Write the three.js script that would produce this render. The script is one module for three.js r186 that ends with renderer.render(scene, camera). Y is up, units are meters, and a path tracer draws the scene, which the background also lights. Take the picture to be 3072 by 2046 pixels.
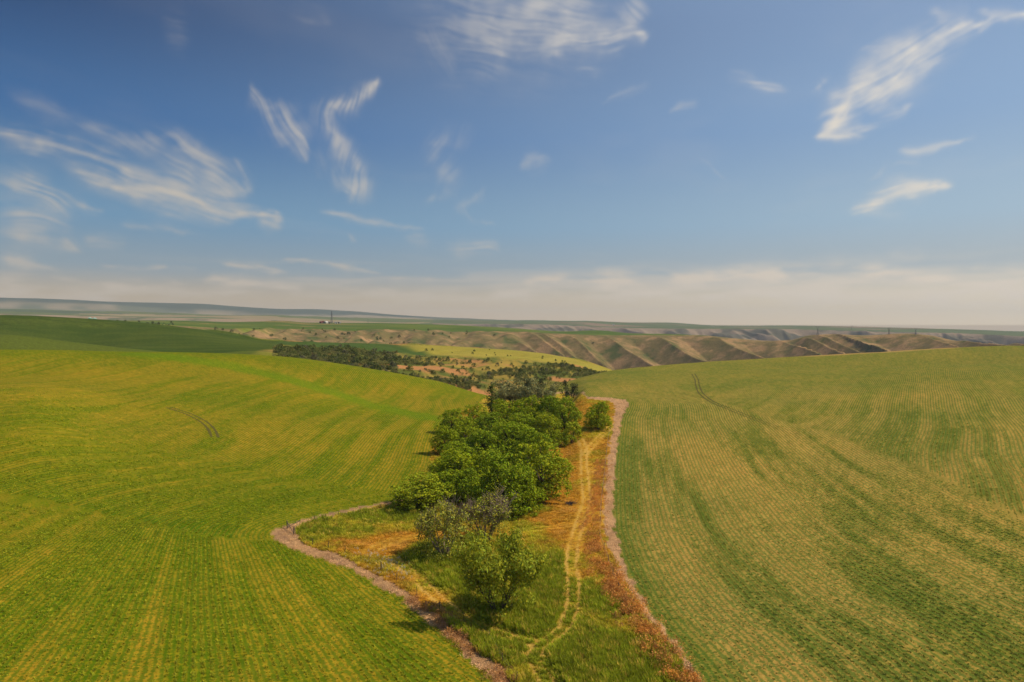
import * as THREE from 'three';
import { mergeGeometries } from 'three/addons/utils/BufferGeometryUtils.js';

// ---------------------------------------------------------------- camera, light, exposure
const scene = new THREE.Scene();
const camera = new THREE.PerspectiveCamera(53.0, 1024 / 682, 0.5, 80000);
camera.position.set(0, 40, 0);
camera.rotation.x = -1.34 * Math.PI / 180;
const renderer = new THREE.WebGLRenderer({ antialias: true });
renderer.setSize(1024, 682);
renderer.toneMapping = THREE.LinearToneMapping;
renderer.toneMappingExposure = 1.0;
renderer.shadowMap.enabled = true;
const SUN_AZ = 82, SUN_EL = 50;   // bearing from the view direction (right is positive) and height, degrees
const sunDir = new THREE.Vector3(Math.sin(SUN_AZ * Math.PI / 180) * Math.cos(SUN_EL * Math.PI / 180), Math.sin(SUN_EL * Math.PI / 180), -Math.cos(SUN_AZ * Math.PI / 180) * Math.cos(SUN_EL * Math.PI / 180));
const sun = new THREE.DirectionalLight(new THREE.Color(1.0, 0.87, 0.68), 4.6);
sun.name = 'sun';
sun.position.copy(sunDir).multiplyScalar(900).add(new THREE.Vector3(0, 0, -250));
sun.target.position.set(0, 0, -250);
sun.castShadow = true;
sun.shadow.mapSize.set(4096, 4096);
Object.assign(sun.shadow.camera, { left: -500, right: 500, top: 500, bottom: -500, near: 10, far: 2500 });
scene.add(sun, sun.target);
scene.fog = new THREE.FogExp2(new THREE.Color(0.80, 0.89, 1.0), 0.000044);

const GEO = {
  leftOuter: [[-15.84,-400.44],[-17.47,-372.49],[-22.34,-336.15],[-28.13,-293.66],[-28.43,-251.67],[-26.62,-223.94],[-24.01,-195.42],[-23.39,-174.31],[-23.05,-158.9],[-23.89,-155.24],[-29.27,-150.77],[-35.63,-143.63],[-40.44,-136.08],[-43.11,-130],[-43.97,-125.51],[-43.42,-122.73],[-41.55,-119.9],[-37.72,-117.1],[-32.5,-114.88],[-27.1,-111.2],[-21.78,-106.54],[-17.93,-102.42],[-13.57,-96.43],[-9.13,-90],[-5.65,-84.34],[-3.41,-80.49],[-2.15,-77.74],[1.47,-67.61]],
  leftInner: [[-14.62,-396.29],[-16.25,-369.11],[-21.12,-333.14],[-27.02,-291.33],[-27.48,-249.02],[-25.92,-222.98],[-23.41,-194.78],[-22.88,-173.47],[-22.53,-157.78],[-23.61,-153.27],[-28.83,-148.35],[-34.39,-141.2],[-38.34,-135.55],[-40.52,-130.67],[-40.86,-128.22],[-39.95,-126.08],[-36.3,-120.61],[-33.44,-118.89],[-27.73,-115.45],[-22.12,-110],[-17.6,-105.2],[-12.08,-97.71],[-7.77,-91.57],[-3.96,-85.71],[-0.67,-80.13],[0.6,-77.08],[3.55,-67.46]],
  rightOuter: [[35.28,-440.57],[37.37,-404.91],[35.18,-321.62],[45.53,-317.08],[50.99,-310.68],[51.51,-301.28],[47.77,-284.21],[42.57,-263.94],[34.52,-221.95],[27.95,-184.16],[23.41,-156.08],[20.05,-133.1],[19.14,-118.14],[18.91,-107.45],[19.13,-96.25],[19.78,-88.29],[20.72,-82.95],[21.33,-78.23],[21.57,-75.29],[22.17,-66.6]],
  rightInner: [[34.65,-431.32],[35.89,-387.88],[34.22,-312.58],[41.85,-306.95],[44.58,-301.55],[44.42,-295.29],[40.51,-269.54],[39.01,-262.97],[31.86,-221.62],[25.66,-184.22],[21.11,-156.49],[17.81,-133.56],[17.42,-121.89],[17.44,-112.56],[17.87,-99.66],[18.61,-91.1],[19.58,-84.4],[20.38,-78.96],[20.6,-75.71],[21.2,-66.97]],
  swale: [[-192.58,-353.84],[-168.81,-354.61],[-144.55,-354.41],[-115.71,-345.58],[-87.02,-332.46],[-58.88,-312.24],[-35.33,-293.85]],
  seam: [[83.6,-377.19],[90.26,-327.7],[95.05,-272.44],[103.3,-219.14],[100.25,-168.68],[93.45,-124.05],[90.29,-104.22]],
  leftSeam: [[-111.83,-131.48],[-93.26,-132.52],[-69.69,-125.08],[-53.8,-119.69],[-44.59,-120.18]],
  marks: [[[117.35,-442.04],[107.41,-397.21],[98.29,-360.8],[91.5,-327.57],[88.81,-296.09],[89.95,-269.1],[91.32,-238.27],[92.79,-205.28]],[[-125.18,-248.51],[-115.24,-241.62],[-105.41,-231.65],[-97.35,-220.25],[-90.19,-206.97]]],
  tracks: {"main":[[39.29,-266.2],[35.58,-246.7],[30.35,-230.71],[26.16,-217.41],[23.23,-208.26],[21.14,-199.97],[19.55,-184.88],[18.09,-167.13],[17.32,-157.11],[15.19,-144.8],[12.62,-131.9],[10.94,-122.44],[9.97,-114.04],[9.78,-108.18],[9.41,-102.84],[8.42,-96.11],[6.98,-90.83],[5.5,-88.59],[3.57,-86.21],[2.73,-83.82],[3.04,-81.13],[3.97,-77.49],[4.87,-73.58]],"spur":[[21.05,-199.13],[22.26,-210.63],[22.62,-224.53]],"side":[[12.96,-136.86],[10.29,-136.26],[6.7,-135.27],[2.88,-133.43],[-0.45,-132.14]],"fence":[[5.5,-88.59],[3.59,-86.66],[1.04,-88.24],[-1.6,-90.04],[-4.36,-92.2],[-6.55,-94.4],[-9.23,-98.18],[-11.92,-102.68],[-14.89,-107.81],[-17.74,-112.47],[-20.4,-116.68]],"upper":[[-18.13,-129.17],[-21.56,-126.94],[-23.94,-123.16],[-25.38,-118.57]]},
  dry: [[13.9,-184.7,8.3,1],[12.8,-159.5,7.2,1],[8.5,-140.5,5,0.8],[14,-139.7,3.6,0.8],[17.5,-217.7,6.5,0.9],[24.3,-195.5,3.9,0.2],[5.3,-127.7,3.3,0.1],[10.4,-129.3,3.3,0.7],[-26.8,-122.6,3.1,0.9],[-32,-121.6,2.2,0.5],[-22.2,-126.9,3.3,0.9],[-22.9,-120.8,3.1,0.9],[-16.9,-109,2.6,0.9],[-12.3,-101.7,2.4,0.9],[-20.6,-114.4,2.4,0.5],[-36.8,-125.8,3.3,-0.6],[-34.8,-132.4,3.5,-0.45],[-28.5,-139.6,4.3,-0.7],[-21.5,-143,3.7,-0.9],[-29.2,-130.4,3.4,-0.6],[-22.6,-133.1,2.7,-0.1],[-5.3,-193.1,10.6,-1],[-11,-165.1,6.6,-1],[2.7,-232.3,10.3,-1],[-14.4,-254.7,11.3,-1],[9.9,-316.9,10.9,-0.8],[-14.1,-116.6,5.4,-1],[-8.3,-108.2,4.5,-0.9],[-3.9,-92.2,4.9,-1],[3,-95.2,5.5,-1],[4.7,-114.2,4.7,-0.8],[5.8,-103.1,4.3,-0.9],[1.4,-122.3,3.8,-0.6],[3.6,-136.1,3.1,-0.3],[1.7,-140.7,2.9,-0.5],[8.6,-81.3,5.8,-1],[12,-77.7,4.7,-1],[12.2,-97.3,3.6,-0.7],[12.5,-113.5,2.4,0.3],[13.8,-106,2.2,-0.1],[-0.6,-82.1,2.7,-0.7],[1.7,-78.1,2.6,-0.3],[20.3,-169.7,3.4,-0.1],[18.9,-154.8,2.7,0.3],[32.5,-233.7,3.5,-0.2],[23.9,-298.6,7.4,0.5],[31.8,-290.7,5.8,0.9],[12.4,-133.2,2.7,0.7],[12.4,-123.5,1.9,0.8],[11.4,-110.7,1.4,0.8],[-6.8,-95.2,2.5,0.1],[3.2,-148.4,3.7,-0.6]],
  grove: [[-21.81,-253.38,9.44,10.54,"round broad green tree at the far left corner of the grove"],[-12.96,-254.9,11.62,10.58,"green tree of the far row, just in front of the dark narrow poplar"],[-2.41,-258.9,12.81,12.26,"green tree in the far row between the poplar and the bare grey snag tree"],[6.2,-258.73,14.2,11.75,"tall green tree in the middle of the far row, below the grey olive trees"],[13.38,-258.19,14.55,11.73,"tallest looking green tree of the far row, right of its middle"],[19.61,-253.83,13.93,11.56,"green tree at the right end of the far row, facing the lone round tree"],[-7.77,-240.85,9.69,11.43,"shorter shaded green tree in the second row, below the poplar"],[2.83,-240.76,9.92,11.42,"shorter shaded green tree in the second row, centre of the grove"],[12.08,-237.4,10.48,10.57,"dark green tree behind the two small bushes at the right edge of the grove"],[-14.83,-222.93,10.17,9.96,"green tree on the left edge of the grove, halfway up"],[-20.78,-211.27,9.33,8,"leaning green tree bulging from the left edge of the grove over the crop"],[-9.15,-196.75,10.44,11.76,"broad pale green tree left of centre in the grove"],[-0.6,-205.35,11.79,15.3,"wide yellow green tree with the highest crown of the middle row"],[5.79,-184.64,12.52,11.06,"green tree behind the big right hand tree of the front row"],[-15.42,-187.48,8.48,9,"green tree beside the dark shadow on the left crop field"],[6.92,-156.95,14.05,13.28,"big green tree with its crown bulging over the dry orange grass on the right"],[-7.22,-171.45,9.11,9.45,"medium green tree behind the biggest front tree, left side"],[-13.88,-160.93,11.08,10.06,"pale green tree above the leftmost low tree of the grove"],[-1.65,-146.62,13.28,12.6,"biggest tree at the front of the grove with a tall rounded crown"],[2.28,-145.21,9.16,7.93,"rounded green tree at the front right foot of the grove"],[-10.84,-153.53,7.86,7.75,"green tree in the front row between the low left tree and the biggest tree"],[-15.39,-153.9,7.05,9.03,"small dense green tree in the front row beside the low left tree"],[-19.99,-148.83,7.48,12.72,"low wide tree at the left front corner with a dark shadow below it"]],
  bushes: [[20.04,-226.35,7,8.31,"round bright green bush at the right edge of the grove, nearest the lone tree"],[15.63,-224.97,4.42,6.25,"low green bush at the right edge of the grove above the dry grass"],[19.23,-223.3,3.51,5.1,"smallest low bush at the foot of the round bright bush"],[-6.26,-143.32,6.08,4.65,"small leafy bush in front of the biggest tree, behind the grey bare tree"],[0.62,-140.7,4.16,4.28,"dark low bush at the foot of the front right tree"]],
  lone: [30.42,-240.21,10.36,10.5,"lone round green tree standing apart beside the dirt track"],
  olives: [[1.75,-357.5,13.29,17.54,"largest grey green olive tree behind the grove, right of the poplar"],[-4.45,-350.62,8.92,7.57,"small grey green olive tree squeezed between the poplar and the largest olive"],[17.02,-348.32,12.1,11.3,"grey green olive tree right of the bare dark snag tree"],[6.63,-339.39,10.63,10,"low grey green olive tree at the foot of the bare dark snag tree"]],
  snags: [[9.62,-339.5,15.95,9.34,"dark half bare tree with open branches among the grey olive trees"],[25.68,-316.54,14.41,10.92,"dark open tree leaning right at the upper end of the grove beside the tan strip"]],
  poplar: [-9.24,-315.07,14.03,6.2,"dark narrow upright tree at the upper left corner of the grove"],
  bare: [[-11.89,-118.65,9.84,9.2,"half dead grey tree with forked dark trunks and sparse leaves, by the fence corner"],[-4.99,-127.18,8.66,8.59,"grey purple bare twiggy tree just behind the forked half dead tree"]],
  front: [-1.91,-96.86,10.75,10.25,"large open leafy bush nearest the camera, standing in bright green grass"],
  sapling: [0.55,-124.06,3.07,2.8,"thin leafy sapling behind the large front bush"],
  leftPosts: [[-23.92,-153.16],[-28.14,-146.06],[-31.96,-142.75],[-35.35,-138.51],[-38.82,-133.56],[-40.58,-129.91],[-42.36,-128.09],[-40.14,-124.97],[-35.27,-120.15],[-32.35,-119.61],[-28.97,-117.81],[-25.61,-115.03],[-21.4,-110.98],[-18.21,-107.01],[-14.3,-101.98],[-10.45,-97.45],[-6.64,-93.33],[-3.05,-88.12],[-1.19,-82.03],[0.53,-77.52]],
  rightPosts: [[34.75,-241.55],[31.3,-221.78],[28.56,-205.55],[25.89,-188.87],[23.54,-174.12],[21.49,-161.58],[19.69,-150.23],[17.82,-137.33],[16.45,-126.98],[16.41,-121.34],[16.29,-114.7],[16.14,-108.48],[16.12,-102.63],[17.11,-95.98],[18.2,-89.88],[19.24,-83.76],[20.3,-77.14],[20.99,-72.5]],
  weeds: [[25.82,-195.4],[22.78,-176.16],[19.27,-154.78],[16.4,-139.31],[15.09,-128.66],[14.91,-119.58],[15.46,-109.99],[16.07,-99.04],[16.98,-91],[17.8,-84.21],[18.68,-79.12],[19.28,-74.57]],
  weedsLeft: [[-15.09,-100.28],[-9.53,-94.04],[-5.91,-88.24],[-2.67,-82.13],[-0.61,-77.45]],
  pile: [13.12,-152.06],
  flowers: [[-25.59,-118.18],[-22.91,-114.89],[-20.45,-112.19],[-19.01,-110.19]],
  mast: [-631.13,-2394.65,41.38,9.65],
  pylons: [[544.76,-5349.1,46.9,31.44],[850.4,-1902.8,26.89,14.22],[1051.48,-1907.63,19.98,16.99],[1079.54,-1829.12,18.72,16.56],[2583.34,-5202.7,35.48,33.97]],
  pole: [-511.68,-2431.26,15.98,4.84],
  sheds: [[-656.97,-2365.88],[-643.31,-2366.5],[-628.69,-2354.91],[-607.56,-2361.96],[-601.39,-2383.11]],
  bins: [[-921.7,-1487.6],[-929.1,-1506.6],[-914.9,-1491.8],[-921.6,-1511.2]],
  house: [895.91,-6029.15],
  clouds: [{"l":[[-37.68,13.04,0.56],[-36.63,12.76,0.67],[-33.87,12.14,0.83],[-30.92,11.05,1.22],[-27.77,9.86,1.22],[-24.43,9.03,1],[-21.61,8.64,0.56],[-18.17,8.42,0.22]],"a":0.85,"g":1.1},{"l":[[-33.5,11.08,0.28],[-30.93,10.25,0.5],[-27.78,9.38,0.78],[-24.43,8.86,0.67],[-20.64,8.6,0.22]],"a":0.7,"g":1},{"l":[[-29.26,11.35,1.11],[-27.11,10.51,1.67],[-25.33,10.06,1.83],[-23.02,9.75,1.28],[-20.63,9.41,0.61]],"a":0.55,"g":1},{"l":[[-32.29,14.01,0.39],[-30.27,13.51,0.67],[-27.74,12.68,0.78],[-25.77,11.47,0.83],[-23.95,10.17,0.78]],"a":0.4,"g":1},{"l":[[-28.37,14.21,0.39],[-25.97,13.34,0.72],[-23.93,12.12,0.83],[-22.54,10.53,0.78],[-21.36,9.36,0.56]],"a":0.46,"g":1.3},{"l":[[-26.2,13.08,0.28],[-24.39,12.56,0.56],[-23.01,11.47,0.61],[-21.59,10.35,0.56],[-20.75,9.9,0.22]],"a":0.5,"g":1.3},{"l":[[-22.28,12.87,0.39],[-21.7,11.58,0.44],[-20.98,10.64,0.33],[-20.38,10.05,0.17]],"a":0.45,"g":1},{"l":[[-36.59,15.19,0.56],[-34.4,14.64,0.72],[-32.09,13.93,0.56],[-30.28,13.29,0.22]],"a":0.16,"g":1},{"l":[[-38.07,10.06,1.11],[-36.67,9.71,1.11],[-34.85,9.04,1.11],[-32.95,8.45,0.72],[-30.76,7.72,0.22]],"a":0.75,"g":1},{"l":[[-37.75,7.97,1.11],[-36.16,7.65,1],[-34.5,7.29,0.72],[-32.38,6.9,0.28]],"a":0.7,"g":1},{"l":[[-37.43,6.27,0.94],[-35.64,6.19,1],[-33.95,5.75,0.61],[-32,5.18,0.22]],"a":0.6,"g":0.7},{"l":[[-33.37,6.36,0.22],[-32.99,5.82,0.44],[-32.3,5.28,0.33],[-31.91,5.07,0.17]],"a":0.6,"g":0.7},{"l":[[-32.29,6.02,0.33],[-31.19,6,0.5],[-29.95,5.84,0.61],[-29.11,6.06,0.22]],"a":0.55,"g":0.7},{"l":[[-37.1,4.54,0.44],[-35.66,4.22,0.5],[-34.36,3.9,0.28],[-33.21,3.72,0.17]],"a":0.6,"g":0.7},{"l":[[-37.47,3.03,0.5],[-33.99,2.98,0.56],[-29.99,2.97,0.67],[-25.4,2.99,0.28]],"a":0.75,"g":0.6},{"l":[[-24.48,3.47,0.22],[-21.65,3.34,0.56],[-18.46,2.98,0.56],[-16.69,2.75,0.22]],"a":0.7,"g":0.6},{"l":[[-31.21,4.33,0.11],[-28.49,4.23,0.22],[-26.74,4.15,0.22],[-24.47,4.13,0.08]],"a":0.7,"g":0.6},{"l":[[-23.07,4.81,0.14],[-21.16,4.64,0.33],[-19.44,4.38,0.33],[-17.95,4.15,0.11]],"a":0.8,"g":0.6},{"l":[[-18.69,5.18,0.11],[-16.16,5.07,0.19],[-13.56,4.83,0.39],[-12.5,4.53,0.22],[-10.63,4.18,0.08]],"a":0.8,"g":0.6},{"l":[[-16.43,2.54,0.22],[-13.31,2.79,0.39],[-9.29,3,0.44],[-6,3.24,0.28]],"a":0.5,"g":0.6},{"l":[[-10.37,3.56,0.22],[-8.87,4.04,0.28],[-8.6,4.21,0.17]],"a":0.5,"g":0.6},{"l":[[-8.2,3.31,0.17],[-6.82,3.78,0.22],[-6.55,3.95,0.11]],"a":0.5,"g":0.6},{"l":[[-30.14,7.41,0.22],[-27.15,7.02,0.28],[-23.98,6.91,0.14]],"a":0.25,"g":1},{"l":[[-20.43,18.05,0.22],[-19.84,16.82,0.72],[-18.61,15.62,1.22],[-17.37,14.63,1.11],[-16.99,13.66,0.72],[-16.62,12.31,0.22]],"a":0.6,"g":1.5},{"l":[[-17.86,15.81,0.33],[-17.11,15.26,0.39],[-16.99,14.41,0.28]],"a":0.35,"g":1},{"l":[[-10.7,19.42,0.17],[-12.17,18.3,0.5],[-13.75,17.22,0.72],[-14.92,17.21,0.56],[-15.31,16.38,0.61],[-14.55,14.82,0.67],[-13.77,13.74,0.83],[-13.12,12.63,0.83],[-12.47,11.37,0.83],[-13.26,10.43,0.67],[-13.79,9.76,0.17]],"a":0.6,"g":1},{"l":[[-14.95,12.53,0.28],[-13.78,11.57,0.67],[-13,10.7,0.83],[-13.53,10.03,0.39]],"a":0.5,"g":1},{"l":[[-16.35,14.21,0.83],[-15.59,12.75,1],[-15.35,10.98,0.83]],"a":0.12,"g":1},{"l":[[-3.76,16.53,0.39],[-4.59,15.25,0.94],[-6.25,14.44,0.83],[-5.97,13.15,0.78],[-5.15,12.12,0.83],[-5.71,10.79,0.61],[-7.35,9.96,0.28]],"a":0.3,"g":1},{"l":[[-2.5,11.36,0.17],[-3.08,10.43,0.33],[-4.19,9.61,0.39],[-3.78,8.94,0.33],[-1.56,8.28,0.14]],"a":0.35,"g":1},{"l":[[-20.64,8.27,0.33],[-19.42,7.95,0.61],[-18.42,7.48,0.39]],"a":0.45,"g":0.7},{"l":[[-15.62,9.29,0.17],[-12.48,8.62,0.33],[-9.81,8.17,0.33],[-7.09,7.82,0.14]],"a":0.4,"g":0.8},{"l":[[-13.54,7.4,0.22],[-13.02,6.75,0.17]],"a":0.2,"g":1},{"l":[[-5.72,6.34,0.28],[-4.33,6.36,0.56],[-1.84,6.56,0.56],[-1,6.46,0.22]],"a":0.55,"g":0.7},{"l":[[-9,7.11,0.22],[-7.64,6.94,0.56],[-6.54,6.74,0.22]],"a":0.3,"g":0.7},{"l":[[-9.73,26.15,3.33],[-5.67,24.15,3.61],[-1.55,23.33,3.33],[2.87,23.77,3.33],[7.25,24.08,3.06],[11.29,23.39,1.67]],"a":0.42,"g":2.2},{"l":[[1.91,21.7,0.44],[3.7,22.14,0.94],[5.89,22.49,1.22],[8.07,22.26,0.94],[9.96,22.57,0.56],[11.29,22.59,0.22]],"a":0.6,"g":1.4},{"l":[[0.11,25.38,1.11],[1.77,24.7,1.11],[3.97,24.88,0.94],[6.16,23.91,1.11],[6.98,22.96,0.83]],"a":0.5,"g":1.4},{"l":[[-2.65,22.39,0.83],[-0.72,21.71,0.83],[0.25,21.94,0.56]],"a":0.42,"g":1.4},{"l":[[9.14,25.32,0.83],[9.95,24.16,0.94],[11.02,23.18,0.56]],"a":0.42,"g":1.2},{"l":[[-7.85,23.6,0.83],[-6.5,21.58,1.11],[-5.13,19.96,0.83],[-4.59,19,0.28]],"a":0.16,"g":1.4},{"l":[[-18.05,23.41,0.56],[-16.03,23.08,0.72],[-14.23,22.97,0.22]],"a":0.2,"g":1},{"l":[[-27.21,21,0.83],[-25.66,21.04,1.39],[-24.53,21.11,0.56]],"a":0.12,"g":1},{"l":[[37.37,19.32,0.22],[36.13,19.88,0.28],[34.66,20.18,0.28],[32.95,19.74,0.56],[31.18,19.02,1.17],[29.34,18.28,1.67],[27.65,17.24,1.5],[25.89,16.36,0.94],[25.45,15.5,0.94],[24.55,14.55,0.72],[23.4,13.73,0.22]],"a":0.85,"g":1.3},{"l":[[31.38,19.19,0.33],[30.17,18.57,0.61],[29.14,17.77,0.61],[28.08,16.95,0.44]],"a":0.8,"g":1},{"l":[[26,16.91,0.5],[25.9,16.13,0.67],[25.34,15.28,0.67],[24.55,14.55,0.39]],"a":0.8,"g":1},{"l":[[32.19,18.41,0.28],[30.18,17.6,0.72],[28.09,16.5,0.83],[26.57,15.81,0.44]],"a":0.55,"g":1.2},{"l":[[30.21,15.53,0.17],[28.54,14.76,0.39],[26.8,14.29,0.44],[25.47,13.98,0.39],[23.4,14.21,0.17]],"a":0.6,"g":1},{"l":[[27.25,13.78,0.17],[25.24,13.89,0.39],[23.63,14.3,0.22]],"a":0.5,"g":0.8},{"l":[[30.54,21.31,0.22],[32.55,20.8,0.56],[33.32,20.83,0.28]],"a":0.3,"g":1},{"l":[[33.32,20.87,0.17],[34.47,20.28,0.33],[36.52,19.61,0.28]],"a":0.35,"g":1},{"l":[[26.52,19.5,0.14],[28.26,19.43,0.33],[30.15,19.63,0.39]],"a":0.4,"g":1},{"l":[[23.36,17.71,0.28],[24.29,17.82,0.33],[23.6,17.34,0.28],[24.07,16.82,0.22]],"a":0.3,"g":1},{"l":[[25.98,8.31,0.22],[27.52,8.8,0.72],[29.24,9.37,1],[30.69,9.7,0.67],[33.09,9.7,0.14]],"a":0.8,"g":1.2},{"l":[[29.23,10.31,0.22],[30.28,9.86,0.56],[31.51,9.62,0.39]],"a":0.4,"g":1},{"l":[[29.2,12.1,0.17],[30.25,12.34,0.5],[31.87,12.4,0.28],[33.82,12.75,0.11]],"a":0.45,"g":1},{"l":[[27.29,10.37,0.14],[29,11.61,0.28],[30.67,11.31,0.22]],"a":0.15,"g":1},{"l":[[17.03,18.87,0.17],[18.53,18.88,0.5],[20.02,18.1,0.5],[21.72,17.44,0.17]],"a":0.4,"g":1},{"l":[[12.65,16.92,0.14],[14.22,17.19,0.39],[15.51,17.26,0.14]],"a":0.4,"g":1},{"l":[[0.53,12.83,0.22],[1.78,13.35,0.61],[3.16,13.85,0.22]],"a":0.4,"g":1.3},{"l":[[7.27,17.69,0.17],[9.44,18.45,0.44],[11.58,18.94,0.33]],"a":0.2,"g":1},{"l":[[5.08,20.25,0.28],[6.72,20.19,0.39],[7.54,20.16,0.17]],"a":0.3,"g":1},{"l":[[14.76,13.56,0.11],[16.32,12.2,0.22],[17.85,11.09,0.17]],"a":0.16,"g":1},{"l":[[28.43,5.13,0.22],[30.34,4.96,0.39],[31.56,4.95,0.14]],"a":0.3,"g":0.7},{"l":[[32.78,3.81,0.14],[34.51,4.01,0.19]],"a":0.4,"g":0.6},{"l":[[0.67,3.48,0.44],[7.32,3.78,0.94],[14.04,3.7,0.83],[20.39,3.73,1.11],[26.25,3.67,1.06],[31.59,3.06,0.94],[36.77,2.79,1.11],[40.64,2.64,1.11]],"a":0.95,"g":0.5},{"l":[[-2.4,2.51,0.56],[7.32,2.68,0.94],[17.91,2.39,0.83],[27.38,2.35,1.11],[36.78,2.01,1.11],[40.65,1.9,1.11]],"a":0.7,"g":0.5},{"l":[[-38.53,2.07,0.56],[-31.03,2.27,0.56],[-22.14,2.32,0.44],[-11.98,2.32,0.5],[-1,2.37,0.39]],"a":0.5,"g":0.5}],
};

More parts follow.
